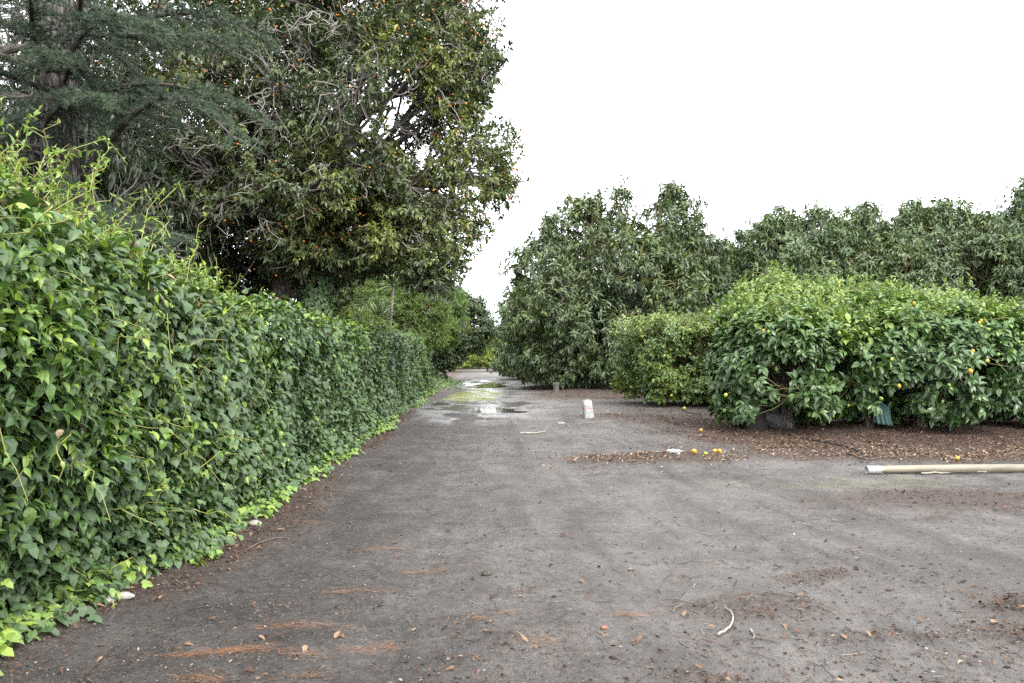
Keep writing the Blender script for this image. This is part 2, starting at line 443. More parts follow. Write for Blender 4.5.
w1 = fbm(np.stack([gx * 1.6, gy * .8], -1), 43, 4) - .5
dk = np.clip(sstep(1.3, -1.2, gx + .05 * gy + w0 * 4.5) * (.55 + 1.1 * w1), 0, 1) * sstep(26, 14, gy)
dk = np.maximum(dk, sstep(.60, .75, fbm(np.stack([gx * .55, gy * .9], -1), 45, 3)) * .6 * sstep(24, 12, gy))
cv = gx + .043 * gy - .028 * np.clip(10.5 - gy, 0, 12) ** 1.7 * sstep(-.2, 2.2, gx)      # wheel paths that swing right in the foreground
st1 = fbm(np.stack([cv * 4.2, gy * .32], -1), 161, 3); st2 = fbm(np.stack([cv * 11, gy * .6], -1), 163, 3)
lane = np.exp(-((cv + .95) / .30) ** 2) + np.exp(-((cv - .55) / .30) ** 2) + .7 * np.exp(-((cv - 1.9) / .25) ** 2)
streak = np.clip(sstep(.50, .72, st1) * .5 + sstep(.54, .74, st2) * .45 + lane * .40 * sstep(.38, .62, st2), 0, .8) * sstep(24, 14, gy) * sstep(1.5, 2.6, gy) * sstep(6.5, 4.5, gx)
sl = np.clip(sstep(-1.0, 1.2, gx + .045 * gy + w0 * 3) * sstep(5.5, 2.5, gx - .05 * gy + w1 * 3) * (.5 + 1.4 * w1), 0, 1)
ground = mb.build('ground', m, smooth=True, extra=dict(
    mulch=gmask_mulch(gx, gy), wet=np.clip(wet_zone(gx, gy) * 1.1 * sstep(.30, .55, fbm(np.stack([gx * 2, gy * .9], -1), 47, 3)) + wet_depth(gx, gy) * .6, 0, 1),
    moss=moss_zone(gx, gy), dark=dk, silt=sl, streak=streak))
tag(ground, kind='structure')

# puddle water lying in the hollows
def water(name, cx, cy, rx, ry, z):
    mb = MB()
    a = np.linspace(0, 2 * np.pi, 40, endpoint=False)
    mb.add(np.stack([cx + rx * np.cos(a), cy + ry * np.sin(a), np.full(40, z)], -1), np.arange(40), [40])
    m, nt, out = new_mat('muddy_water')
    b = principled(nt, out, (.06, .052, .042), .06, .6)
    n = noise(nt, 5, 2, .5, objvec(nt, (1, .5, 1)))
    bump(nt, b, n, .10, .03)
    return tag(mb.build(name, m), kind='structure')
water('puddle_water', -.45, 19.6, 2.3, 3.0, -.0205)
water('puddle_water', -1.1, 37, 2.0, 9, -.0165)

# ------------------------------------------------------------------ generic tree crown
def lobe_tips(g, lobes, n, gap=.0, gfreq=.9, sq=2.0, deep=.45, seed=0, noise_amp=.3, core=.72):
    c = np.array([l[0] for l in lobes], float); r = np.array([l[1] for l in lobes], float)
    w = (r[:, 0] * r[:, 1] + r[:, 0] * r[:, 2] + r[:, 1] * r[:, 2]); w /= w.sum()
    P, D, I = [], [], []
    tot = 0
    for _ in range(12):
        k = int(n * 1.6)
        li = g.choice(len(c), k, p=w); d = rdir(k, g)
        sup = 1.0 / (np.abs(d) ** sq).sum(1) ** (1 / sq)
        rad = (1 - deep * g.random(k) ** 1.6) * (1 + noise_amp * (vnoise(d * 2.3 + li[:, None] * 7.7, seed) * 2 - 1)) * sup
        p = c[li] + r[li] * d * rad[:, None]
        ok = np.ones(k, bool)
        for j in range(len(c)):
            q = (((np.abs(p - c[j]) / r[j]) ** sq).sum(1)) ** (1 / sq)
            ok &= ~((q < core) & (li != j))
        if gap > 0: ok &= vnoise(p * gfreq, seed + 5) > gap * (.6 + .8 * g.random(k))
        ok &= p[:, 2] > .18
        P.append(p[ok]); D.append(nrm(d / r[li])[ok]); I.append(li[ok]); tot += ok.sum()
        if tot >= n: break
    return np.concatenate(P)[:n], np.concatenate(D)[:n], np.concatenate(I)[:n]

def rosettes(mb, g, P, T, n, twig, L, W, T_leaf, spread=.9, droop=.25, upn=.9, tone=None, curl=.15, lvar=.25, tw=.45):
    M = len(P)
    idx = np.repeat(np.arange(M), n)
    t = T[idx]
    along = g.random(M * n) ** 1.4
    p = P[idx] - t * (along * twig)[:, None]
    q = rdir(M * n, g); q = nrm(q - t * (q * t).sum(1, keepdims=True))
    d = t * (.75 - .5 * along)[:, None] + q * spread + np.array([0, 0, -1.0]) * (droop * (0.5 + g.random(M * n)))[:, None]
    nn = np.array([0, 0, 1.0]) * upn + t * tw + rdir(M * n, g) * .5
    l = L * (1 + lvar * g.uniform(-1, 1, M * n)) * (1 - .25 * (1 - along) * g.random(M * n))
    tn = tone[idx] + g.normal(0, .11, M * n) if tone is not None else g.random(M * n)
    leaves(mb, p, d, nn, l, l * W, np.clip(tn, 0, 1), T_leaf, curl * g.uniform(.2, 1.6, M * n))

def wood_skeleton(tb, bb, g, base_path, base_r, forks, lobes, P, I, limb_r, nsec=6, twig_r=.008, twig_frac=.35):
    """trunk + limbs into tb, secondary branches and twigs into bb (local coords)"""
    tp = smooth_path(base_path, 14)
    h = np.linspace(0, 1, 14)
    rr = base_r * (1 - .35 * h) * (1 + .55 * np.exp(-h * 9))
    tubes(tb, tp, rr, 10)
    for li, (c, r) in enumerate(lobes):
        c = np.array(c, float); r = np.array(r, float)
        j = int(g.integers(forks, 14)); a = tp[j]
        limb = curves(a, c, 8, 0, .07, .06, g)[0]
        tubes(tb, limb, np.linspace(limb_r, limb_r * .4, 8) * g.uniform(.8, 1.2), 7)
        tips = P[I == li]
        if len(tips) == 0: continue
        sel = tips[g.choice(len(tips), min(nsec, len(tips)), replace=False)]
        k = g.integers(3, 8, len(sel))
        sec = curves(limb[k], sel, 6, 0, .08, .05, g)
        tubes(bb, sec, np.linspace(limb_r * .4, twig_r * 1.2, 6), 5, .35)
        st = tips[g.random(len(tips)) < twig_frac]
        nodes = sec[:, 1:5].reshape(-1, 3)
        dist = np.linalg.norm(st[:, None] - nodes[None], axis=2)
        near = nodes[dist.argmin(1)]
        tubes(bb, curves(near, st, 5, 0, .10, .03, g), np.linspace(twig_r * 1.3, twig_r * .6, 5), 3, g.uniform(.2, .9, len(st)))

# ------------------------------------------------------------------ ivy hedge
g = np.random.default_rng(101)
def hedge_h(y): return np.interp(y, [0, 3.3, 4.0, 5.0, 6.6, 10, 15, 22, 31.5], [2.22, 2.20, 2.12, 1.95, 1.88, 1.92, 1.97, 2.04, 2.10])
H_END, H_W = 31.2, 1.0
def hedge_surface(y, a, extra=0.0):
    """a in 0..1 up the face, 1..2 over the top to the back"""
    H = hedge_h(y) + (fbm(np.stack([y * .9, y * 0], -1), 51, 2) - .5) * .16
    endk = np.sqrt(np.clip((H_END + .35 - y) / .9, 0, 1)); endk = np.clip(endk, .2, 1)
    H = H * (.72 + .28 * endk)
    rc = .32
    face = np.clip(a, 0, 1) * (H - rc)
    z = face.copy(); off = np.zeros_like(y); nxx = np.ones_like(y); nzz = np.zeros_like(y)
    tt = np.clip(a - 1, 0, 1)
    arc = np.clip(tt / .4, 0, 1) * (np.pi / 2)
    top = np.clip((tt - .4) / .6, 0, 1)
    on = a > 1
    z = np.where(on, H - rc + rc * np.sin(arc), z)
    off = np.where(on, -rc + rc * np.cos(arc) - top * (H_W - rc), off)
    nxx = np.where(on, np.cos(arc) + 1e-3, nxx); nzz = np.where(on, np.sin(arc), nzz)
    p2 = np.stack([y * .85, z * 1.1 + off], -1)
    bul = (fbm(p2, 53, 3) - .5) * .46 + (fbm(p2 * 3.6, 55, 2) - .5) * .26
    foot = .30 * np.exp(-z / .28) * (.3 + 1.4 * fbm(np.stack([y * .8, y * 0], -1), 57, 2))
    off = off - .30 * sstep(5.2, 3.0, y) * sstep(1.5, .1, z)
    X = hedge_x(y) + off + (bul + extra) * nxx + foot - (1 - endk) * .5
    Z = z + (bul * .5 + extra) * nzz
    N = nrm(np.stack([nxx, (1 - endk) * .9, nzz + .12], -1))
    return np.stack([X, y, Z], -1), N
def sample_y(n, lo, hi, p=1.0):
    return lo + (hi - lo) * g.random(n) ** p
hedge = thing('ivy_hedge', (0, 0, 0), 'long clipped hedge of dark ivy running along the left edge of the dirt road', 'hedge')
mb = MB()
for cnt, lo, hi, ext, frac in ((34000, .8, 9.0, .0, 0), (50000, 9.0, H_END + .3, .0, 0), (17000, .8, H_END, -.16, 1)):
    y = sample_y(cnt, lo, hi)
    a = np.where(g.random(cnt) < .78, g.random(cnt), 1 + g.random(cnt) ** 1.3 * .95)
    P, N = hedge_surface(y, a, ext)
    P += N * (g.normal(0, .045, cnt) + (g.random(cnt) < .10) * .07)[:, None]
    P[:, 2] = np.maximum(P[:, 2], gz(P[:, 0], P[:, 1]) + .015 + .03 * g.random(cnt))
    D = np.array([0, 0, -1.0]) * (.75 - .4 * N[:, 2:3]) + N * (.45 + .45 * g.random((cnt, 1))) + rdir(cnt, g) * .75
    NN = N * .55 + np.array([0, 0, 1.0]) * .8 + rdir(cnt, g) * .55
    patch = fbm(P * np.array([1.5, 1.1, 1.5]), 61, 3)
    tone = .28 + .30 * (g.random(cnt) - .5) + .5 * (patch - .5)
    young = (g.random(cnt) < .07 + .34 * sstep(.52, .68, patch) + .40 * sstep(1.0, 1.3, a) + .65 * sstep(.22, .03, P[:, 2]) + .38 * sstep(21, 30, y))
    tone = np.where(young, g.uniform(.66, .98, cnt), tone)
    L = (.042 + .052 * g.random(cnt)) * np.where(young, .75, 1) * np.interp(y, [6, 12], [1, 1.15])
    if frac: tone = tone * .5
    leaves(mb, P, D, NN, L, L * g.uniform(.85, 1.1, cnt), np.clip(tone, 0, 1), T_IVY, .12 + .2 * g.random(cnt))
# end cap of the hedge
cnt = 3000
q = g.random((cnt, 2))
P = np.stack([hedge_x(H_END) - H_W * q[:, 0] - .05, np.full(cnt, H_END + .28), q[:, 1] * 1.75], -1)
P[:, 1] += .5 * np.sqrt(np.clip(1 - (2 * q[:, 0] - 1) ** 2, 0, 1)) * np.clip(1.9 - P[:, 2], .1, 1)
leaves(mb, P, np.array([0, .4, -1.0]) + rdir(cnt, g) * .5, np.array([.3, 1, .6]) + rdir(cnt, g) * .4, .09, .085, np.clip(g.normal(.4, .2, cnt), 0, 1), T_IVY, .2)
# creeping ivy on the ground by the foot of the hedge
cnt = 4200
y = sample_y(cnt, 2.0, 30, 1.3)
edge = fbm(np.stack([y * .8, y * 0 + 3], -1), 63, 3)
x = hedge_x(y) - .30 * sstep(5.2, 3.0, y) + (.02 + (.14 + .95 * np.clip(edge - .35, 0, 1)) * g.random(cnt) ** .8)
P = onground(x, y, .02) + np.array([0, 0, 1]) * (.05 * g.random((cnt, 1)))
leaves(mb, P, np.stack([g.normal(.5, .6, cnt), g.normal(0, .7, cnt), g.normal(-.1, .2, cnt)], -1), np.array([.25, -.1, 1]) + rdir(cnt, g) * .35,
       g.uniform(.045, .085, cnt), g.uniform(.045, .08, cnt), np.clip(g.normal(.84, .16, cnt), 0, 1), T_IVY, .15)
mb.build('foliage', M_IVY, hedge)
db = MB(); n = 900
y = sample_y(n, 1.5, 30, 1.4); P, N = hedge_surface(y, g.random(n) ** .7 * 1.5, .02); P += N * g.normal(0, .05, (n, 1))
leaves(db, P, np.array([0, 0, -1.0]) + N * .3 + rdir(n, g) * .7, N + rdir(n, g) * .6, g.uniform(.03, .07, n), g.uniform(.02, .05, n), np.clip(g.normal(.6, .2, n), 0, 1), T_OVATE, g.uniform(-.3, .8, n))
tag(db.build('dead_leaves', M_LITTER, hedge), kind='stuff')
sb = MB()
n = 420
y0 = sample_y(n, .8, 31); A, _ = hedge_surface(y0, np.zeros(n), -.26); B, _ = hedge_surface(np.clip(y0 + g.normal(0, .5, n), .6, 31.2), g.uniform(.5, 1.1, n), -.22)
tubes(sb, curves(A, B, 8, 0, .05, 0, g), np.linspace(.012, .005, 8), 4, 0.0)
n = 90
y0 = sample_y(n, 2.2, 26); A, NA = hedge_surface(y0, g.uniform(.3, 1.3, n), .02)
B = A + NA * g.uniform(.05, .16, (n, 1)) + np.stack([0 * y0, g.normal(0, .22, n), g.normal(.04, .2, n)], -1)
tubes(sb, curves(A, B, 6, 0, .10, .05, g), np.linspace(.0035, .0015, 6), 3, g.uniform(.5, 1, n))
tag(sb.build('stems', M_VSTEM, hedge), kind='stuff')
fb = MB()  # unseen boards added inside the hedge to block light between the leaves
for k in range(200):
    yy = .7 + k * .152
    x0 = hedge_x(yy) - .52; hh = float(hedge_h(yy)) - .34 + .02 * g.random()
    if yy > H_END - .3: break
    c = np.array([(x0, yy, 0), (x0 + .02, yy, 0), (x0 + .02, yy + .145, 0), (x0, yy + .145, 0)])
    fb.add(np.concatenate([c, c + np.array([0, 0, hh])]), [0, 1, 2, 3, 4, 5, 6, 7, 0, 1, 5, 4, 1, 2, 6, 5, 2, 3, 7, 6, 3, 0, 4, 7], [4] * 6)
fb.build('core_light_block', M_BOARD, hedge)

# ------------------------------------------------------------------ climbing vine over the near end of the hedge
g = np.random.default_rng(202)
vine = thing('climbing_vine', (0, 0, 0), 'bright yellow-green climbing vine sprawling over the near end of the ivy hedge', 'vine')
mb, sb = MB(), MB()
cnt = 9500
y = np.concatenate([sample_y(6800, 1.0, 4.4), sample_y(2700, 4.4, 6.4, 1.5)])
a = np.where(g.random(cnt) < .74, g.random(cnt) ** .85, 1 + g.random(cnt) * .8)
# thins out, in patches, towards its far lower edge
keep = (a * 1.3 + .35 + (g.random(cnt) - .5) * .4 + (fbm(np.stack([y * 1.5, a * 2.2], -1), 71, 3) - .5) * 3.2) > (y - 2.65) * .72
y, a = y[keep], a[keep]; cnt = len(y)
P, N = hedge_surface(y, a, .0)
clump = fbm(np.stack([y * 2.1, P[:, 2] * 2.1], -1), 73, 3)
P += N * (-.02 + .30 * np.clip(clump - .40, 0, 1) + .10 * g.random(cnt))[:, None]
P[:, 2] = np.maximum(P[:, 2], gz(P[:, 0], P[:, 1]) + .04)
D = np.array([0, 0, -1.0]) * (.45 - .2 * N[:, 2:3]) + N * .55 + rdir(cnt, g) * .85
NN = N * .45 + np.array([0, 0, 1.0]) * .9 + rdir(cnt, g) * .5
tone = np.clip(.36 + 1.5 * (clump - .5) + g.normal(0, .20, cnt) + .25 * sstep(1, 1.5, a), 0, 1)
L = .038 + .058 * g.random(cnt) ** 1.3
leaves(mb, P, D, NN, L, L * g.uniform(.48, .68, cnt), tone, T_OVATE, .1 + .25 * g.random(cnt))
def shoots(A, T, Ln, nl, leafL, g, bend=.5, tone=(.62, 1.0)):
    M = len(A)
    B = A + T * Ln[:, None]
    path = curves(A, B, 8, 0, .10, .12, g)
    path[:, 4:, 2] -= (np.linspace(0, 1, 4) ** 2)[None] * (bend * Ln * .4 * g.random(M))[:, None]
    tubes(sb, path, np.linspace(.0042, .0016, 8), 3, g.uniform(.4, 1, M))
    k = g.random((M, nl)) ** .9 * 6.99
    i0 = k.astype(int); f = (k - i0)[..., None]
    p = path[np.arange(M)[:, None], i0] * (1 - f) + path[np.arange(M)[:, None], i0 + 1] * f
    p = p.reshape(-1, 3); n = len(p)
    d = np.repeat(T, nl, 0) * .5 + rdir(n, g) * .9 + np.array([0, 0, -.1])
    l = leafL * g.uniform(.5, 1.2, n) * (1.1 - .55 * (k.ravel() / 7))
    leaves(mb, p, d, np.array([0, 0, 1.0]) + rdir(n, g) * .6, l, l * .5, g.uniform(*tone, n), T_OVATE, .2)
n = 150
y = sample_y(n, 2.4, 7.2); A, N = hedge_surface(y, g.uniform(1.05, 1.75, n), .02)
T = nrm(np.stack([g.normal(.25, .5, n), g.normal(.1, .6, n), g.uniform(.25, 1.1, n)], -1))
shoots(A, T, g.uniform(.12, .42, n), 9, .06, g)
# the tall spray in front of the cedar trunk
n = 34
A = np.stack([g.normal(-2.75, .12, n), g.normal(4.15, .22, n), np.full(n, 2.0)], -1)
T = nrm(np.stack([g.normal(.1, .28, n), g.normal(0, .3, n), np.full(n, 1.0)], -1))
shoots(A, T, g.uniform(.42, .85, n), 22, .055, g, .6)
n = 26
A = np.stack([g.normal(-2.7, .15, n), g.normal(4.75, .3, n), np.full(n, 1.85)], -1)
T = nrm(np.stack([g.normal(.25, .5, n), g.normal(0, .4, n), np.full(n, .9)], -1))
shoots(A, T, g.uniform(.35, .8, n), 16, .05, g, .9)
n = 70
y = sample_y(n, 2.4, 5.8); A, N = hedge_surface(y, g.uniform(.1, 1.1, n), .08)
T = nrm(N * .6 + np.stack([0 * y, g.normal(0, .7, n), g.normal(-.1, .6, n)], -1))
shoots(A, T, g.uniform(.15, .5, n), 8, .07, g, .9, (.45, 1.0))
n = 40
y = sample_y(n, 7.0, 29); A, N = hedge_surface(y, g.uniform(1.1, 1.6, n), 0)
mb.build('foliage', M_VINE, vine)
tag(sb.build('stems', M_VSTEM, vine), kind='stuff')

# ------------------------------------------------------------------ deodar cedar behind the hedge
g = np.random.default_rng(303)
cx, cy = -5.55, 9.0
cedar = thing('cedar_tree', (cx, cy, 0), 'dark blue-green cedar with a furrowed trunk and drooping branches behind the hedge', 'tree')
tb, bb, nb = MB(), MB(), MB()
zt = np.linspace(0, 15, 40)
tp = np.stack([.04 * np.sin(zt * .6), .03 * np.cos(zt * .5), zt], -1)
tubes(tb, tp, .255 * (1 - zt / 19) * (1 + .5 * np.exp(-zt * 3)), 28)
specs = []      # (z at trunk, azimuth deg from +x, length, rise)
specs += [(3.55, -28, 3.3, .26), (3.30, -38, 2.7, -.10), (4.3, -20, 2.9, .10), (4.9, -42, 2.9, .05), (5.4, -8, 2.8, .10), (3.9, -78, 2.4, .05), (4.5, -100, 2.6, .0), (5.0, -70, 2.8, .05), (3.7, -120, 2.6, .0), (4.1, -55, 2.5, .05), (5.2, -25, 3.0, .0), (4.7, -62, 2.3, .0), (3.9, -140, 2.8, .02), (4.9, -130, 2.8, .02), (5.6, -50, 3.0, .0)]
for k in range(34):
    specs.append((g.uniform(3.2, 13), g.uniform(0, 360), g.uniform(2.2, 3.4) * (1 - .04 * k / 2), g.uniform(-.05, .15)))
Pn, Dn, Tn = [], [], []
for bi, (z0, az, ln, rise) in enumerate(specs):
    a = R(az); dirv = np.array([math.cos(a), math.sin(a), 0]); side = np.array([-math.sin(a), math.cos(a), 0])
    t = np.linspace(0, 1, 14)
    path = np.array([0, 0, z0]) + dirv * (t * ln)[:, None] + np.array([0, 0, 1.0]) * (rise * ln * np.sin(t * 2.2) - .22 * ln * t ** 2.5 * g.uniform(.5, 1.2))[:, None]
    path += side * (.06 * ln * np.sin(t * g.uniform(2, 5) + g.uniform(0, 6)))[:, None]
    tubes(bb, path, np.linspace(.042, .008, 14) * (ln / 3), 6, .15)
    m_ = 76 if bi < 15 else 44
    tt = g.uniform(.12, 1, m_)
    i0 = np.minimum((tt * 13).astype(int), 12); f = (tt * 13 - i0)[:, None]
    st = path[i0] * (1 - f) + path[i0 + 1] * f
    sg = np.where(np.arange(m_) % 2, 1, -1)[:, None]
    bl = (.75 - .45 * tt) * g.uniform(.5, 1.25, m_) * ln / 3
    bd = nrm(dirv * g.uniform(.4, 1.0, (m_, 1)) + side * sg * g.uniform(.35, .95, (m_, 1)) + np.array([0, 0, 1]) * g.uniform(-.35, .12, (m_, 1)))
    en = st + bd * bl[:, None]; en[:, 2] -= bl * .22
    bp = curves(st, en, 7, 0, .05, .08, g)
    tubes(bb, bp, np.linspace(.008, .002, 7), 3, g.uniform(.15, .7, m_))
    nt_ = 30 if bi < 15 else 18
    u = g.random((m_, nt_)) ** .85 * 5.99
    ii = u.astype(int); ff = (u - ii)[..., None]; r_ = np.arange(m_)[:, None]
    p = (bp[r_, ii] * (1 - ff) + bp[r_, ii + 1] * ff).reshape(-1, 3)
    ax = np.repeat(nrm(bp[:, -1] - bp[:, 0]), nt_, 0)
    nn_ = 8
    p = np.repeat(p, nn_, 0); ax = np.repeat(ax, nn_, 0)
    q = rdir(len(p), g); q = q + np.array([0, 0, .35])
    Pn.append(p); Dn.append(ax * .75 + q * .75); Tn.append(np.repeat(np.repeat(np.clip(.30 + .62 * tt + g.normal(0, .12, m_), 0, 1), nt_), nn_))
Pn, Dn, Tn = np.concatenate(Pn), np.concatenate(Dn), np.concatenate(Tn)
n = len(Pn)
leaves(nb, Pn, Dn, rdir(n, g), g.uniform(.035, .065, n), g.uniform(.0045, .0075, n), np.clip(Tn + g.normal(0, .1, n), 0, 1), T_NEEDLE)
tb.build('trunk', M_CBARK, cedar, True)
bb.build('branches', M_TWIG, cedar)
nb.build('foliage', M_CEDAR, cedar)

# ------------------------------------------------------------------ big orange-berried tree behind the hedge
g = np.random.default_rng(404)
bx, by = -4.5, 15.2
pit = thing('fruiting_tree', (bx, by, 0), 'tall spreading tree dotted with orange berries and bare grey twigs beside the road', 'tree')
def LB(x, y, z, a, b_, c): return ((x - bx, y - by, z), (a, b_, c))
PL = [LB(-3.6, 15.6, 9.3, 2.7, 2.8, 2.2), LB(-1.75, 15.2, 8.0, 1.55, 1.9, 1.7), LB(-1.30, 14.8, 5.35, 1.35, 1.8, 1.2), LB(-1.9, 14.6, 4.25, 1.0, 1.5, .85),
      LB(-3.4, 14.0, 6.2, 2.1, 1.9, 1.8), LB(-5.8, 15.2, 7.0, 2.3, 2.4, 2.2), LB(-5.0, 14.4, 4.7, 1.9, 1.8, 1.2), LB(-4.2, 14.6, 3.55, 1.2, 1.2, .75),
      LB(-7.8, 15.5, 5.6, 2.0, 2.4, 2.2), LB(-7.0, 15.8, 3.8, 1.7, 1.8, 1.1), LB(-2.6, 14.9, 7.0, 1.7, 1.7, 1.5), LB(-1.35, 15.6, 9.6, 1.3, 1.6, 1.4), LB(-5.5, 16.5, 10.5, 2.4, 2.4, 2.0), LB(-.55, 15.0, 4.95, .75, 1.0, .65),
      LB(-1.45, 14.6, 3.75, .85, 1.2, .8), LB(-2.4, 14.5, 3.65, .95, 1.2, .65), LB(-6.0, 17.5, 3.4, 2.2, 1.6, 1.3), LB(-3.9, 16.6, 4.6, 2.2, 1.6, 1.5), LB(-8.6, 17.0, 4.0, 2.2, 1.8, 1.6), LB(-2.3, 15.2, 5.8, 1.6, 1.6, 1.3), LB(-1.55, 14.7, 3.15, .65, 1.1, .65), LB(-2.1, 14.9, 3.35, .8, 1.1, .6), LB(-.95, 14.9, 4.0, .6, .9, .7), LB(-2.5, 13.7, 5.5, 1.3, 1.0, 1.0), LB(-2.7, 13.9, 6.6, 1.2, 1.0, 1.0), LB(-1.7, 13.9, 6.4, 1.0, .9, .9), LB(-3.6, 13.6, 4.7, 1.2, 1.0, .8), LB(-1.3, 14.4, 7.0, 1.2, 1.2, 1.0)]
P, D, I = lobe_tips(g, PL, 13500, gap=.36, gfreq=1.05, deep=.6, seed=80, noise_amp=.30)
tb, bb, lb, fb = MB(), MB(), MB(), MB()
wood_skeleton(tb, bb, g, [(.2, 0, -.1), (.25, .05, 1.0), (-.15, .0, 2.2), (-.28, .05, 2.9), (.1, .1, 3.8), (.4, .1, 5.2)], .22, 7, PL, P, I, .10, 9, .009, .4)
T = nrm(D + np.array([0, 0, .35]) + rdir(len(P), g) * .5)
pt = fbm((P + 3) * .9, 82, 3)
tone = np.clip(.44 + 1.3 * (pt - .5) + g.normal(0, .1, len(P)), 0, .95)
rosettes(lb, g, P, T, 18, .32, .118, .40, T_LANCE, .85, .25, .9, tone, .1)
# bare grey zig-zag sprays in the outer crown
sel = np.where((D[:, 1] < .35) & (vnoise(P * .8, 84) > .5))[0]
sel = sel[g.choice(len(sel), 230, replace=False)]
for _ in range(5):
    A = P[sel] - D[sel] * .35; T0 = nrm(D[sel] * .9 + rdir(len(sel), g) * .8 + np.array([0, 0, -.1]))
    Bp = A + T0 * g.uniform(.4, .95, (len(sel), 1))
    tubes(bb, curves(A, Bp, 8, 0, .11, .02, g), np.linspace(.008, .0035, 8), 3, g.uniform(.55, 1, len(sel)))
# a few long curving bare branches on the near left
A = np.array([(-5.9, 13.3, 5.5), (-4.9, 13.0, 4.9), (-4.3, 12.9, 5.6), (-3.2, 13.0, 5.0), (-4.0, 12.9, 6.6), (-2.8, 12.9, 6.9), (-3.6, 12.7, 7.6), (-5.6, 13.4, 6.8), (-2.2, 13.4, 5.8), (-4.7, 13.1, 4.1)]) - np.array([bx, by, 0])
for a0 in A:
    tips = a0 + nrm(g.normal(size=(5, 3)) + np.array([.3, -.4, -.1])) * g.uniform(.5, 1.2, (5, 1))
    pth = curves(a0 + np.array([0, .5, 0]), tips, 9, 0, .09, .02, g)
    tubes(bb, pth, np.linspace(.011, .004, 9), 4, g.uniform(.4, .9, 5))
    for p in pth:
        s_ = p[g.integers(3, 9, 5)]; tubes(bb, curves(s_, s_ + rdir(5, g) * g.uniform(.2, .5, (5, 1)), 5, 0, .12, 0, g), np.linspace(.006, .003, 5), 3, g.uniform(.5, 1, 5))
fs = np.where((vnoise(P * .75, 86) > .42))[0]
fs = fs[g.choice(len(fs), 2300)]
FP = P[fs] + rdir(len(fs), g) * .12 + D[fs] * .12
blobs(fb, FP, np.full((len(fs), 3), 1.0) * g.uniform(.014, .025, (len(fs), 1)), g.random(len(fs)), ICO0, .06, g)
tb.build('trunk', M_BARK, pit, True)
bb.build('branches', M_TWIG, pit)
lb.build('crown', M_PIT, pit)
M_BERRY = tone_mat('orange_berry', [(0, (0.360, 0.096, 0.013)), (.6, (0.480, 0.160, 0.018)), (1, (0.416, 0.240, 0.036))], .45, .4)
tag(fb.build('fruit', M_BERRY, pit, True), kind='stuff')
# ivy climbing the foot of its trunk
g = np.random.default_rng(405)
iv = MB(); n = 2600
zz = g.uniform(.4, 3.0, n) ; an = g.uniform(0, 2 * np.pi, n)
rr = .42 - .10 * zz + .10 * g.random(n) + .12 * vnoise(np.stack([an * 1.2, zz * 2], -1), 88)
N = np.stack([np.cos(an), np.sin(an), 0 * an], -1)
P = np.stack([-3.92 + .0 * zz, 14.9 + 0 * zz, zz], -1) + N * rr[:, None]
leaves(iv, P, np.array([0, 0, -1.0]) + N * .4 + rdir(n, g) * .5, N + np.array([0, 0, .5]) + rdir(n, g) * .4, g.uniform(.06, .10, n), g.uniform(.06, .095, n), np.clip(g.normal(.36, .18, n), 0, 1), T_IVY, .2)
ivy_o = thing('climbing_ivy', (0, 0, 0), 'column of dark ivy wrapped round a trunk just behind the middle of the hedge', 'ivy')
iv.build('foliage', M_IVY, ivy_o)
sb = MB()
tubes(sb, smooth_path([(-3.92, 14.9, 0), (-3.95, 14.95, 1.2), (-3.9, 14.9, 2.2), (-3.85, 14.92, 2.75)], 12), np.linspace(.16, .09, 12), 10)
sb.build('stem', M_BARK, ivy_o, True)

# ------------------------------------------------------------------ other trees
def make_tree(name, label, cat, group, loc, lobes, ntips, trunk_path, trunk_r, leafmat, twigmat, barkmat, L, W, nl, twig, seed, gap=.3, gfreq=.9, deep=.5, T_leaf=T_LANCE, droop=.3, tone0=.35, toneamp=.9, limb_r=.06, nsec=8, twig_r=.008, twig_frac=.4, core=.72, sq=2.0, uplift=.3, amp=.3, spread=.9, topyoung=0.0, tw=.45, hollows=()):
    g = np.random.default_rng(seed)
    o = thing(name, loc, label, cat, group)
    P, D, I = lobe_tips(g, lobes, ntips, gap, gfreq, sq, deep, seed, amp, core)
    for (hx, hy, hw, hz) in hollows:
        k_ = ~((np.abs(P[:, 0] - hx) < hw) & (P[:, 1] < hy) & (P[:, 2] < hz + .12 * g.normal(size=len(P))))
        P, D, I = P[k_], D[k_], I[k_]
    tb, bb, lb = MB(), MB(), MB()
    wood_skeleton(tb, bb, g, trunk_path, trunk_r, 6, lobes, P, I, limb_r, nsec, twig_r, twig_frac)
    T = nrm(D + np.array([0, 0, uplift]) + rdir(len(P), g) * .5)
    tone = np.clip(tone0 + toneamp * (fbm(P * 1.1 + 2, seed + 3, 3) - .5) + g.normal(0, .10, len(P)) + topyoung * sstep(.3, .9, D[:, 2]), 0, 1)
    rosettes(lb, g, P, T, nl, twig, L, W, T_leaf, spread, droop, .9, tone, tw=tw)
    tb.build('trunk', barkmat, o, True); bb.build('branches', twigmat, o); lb.build('crown', leafmat, o)
    return o, P, D

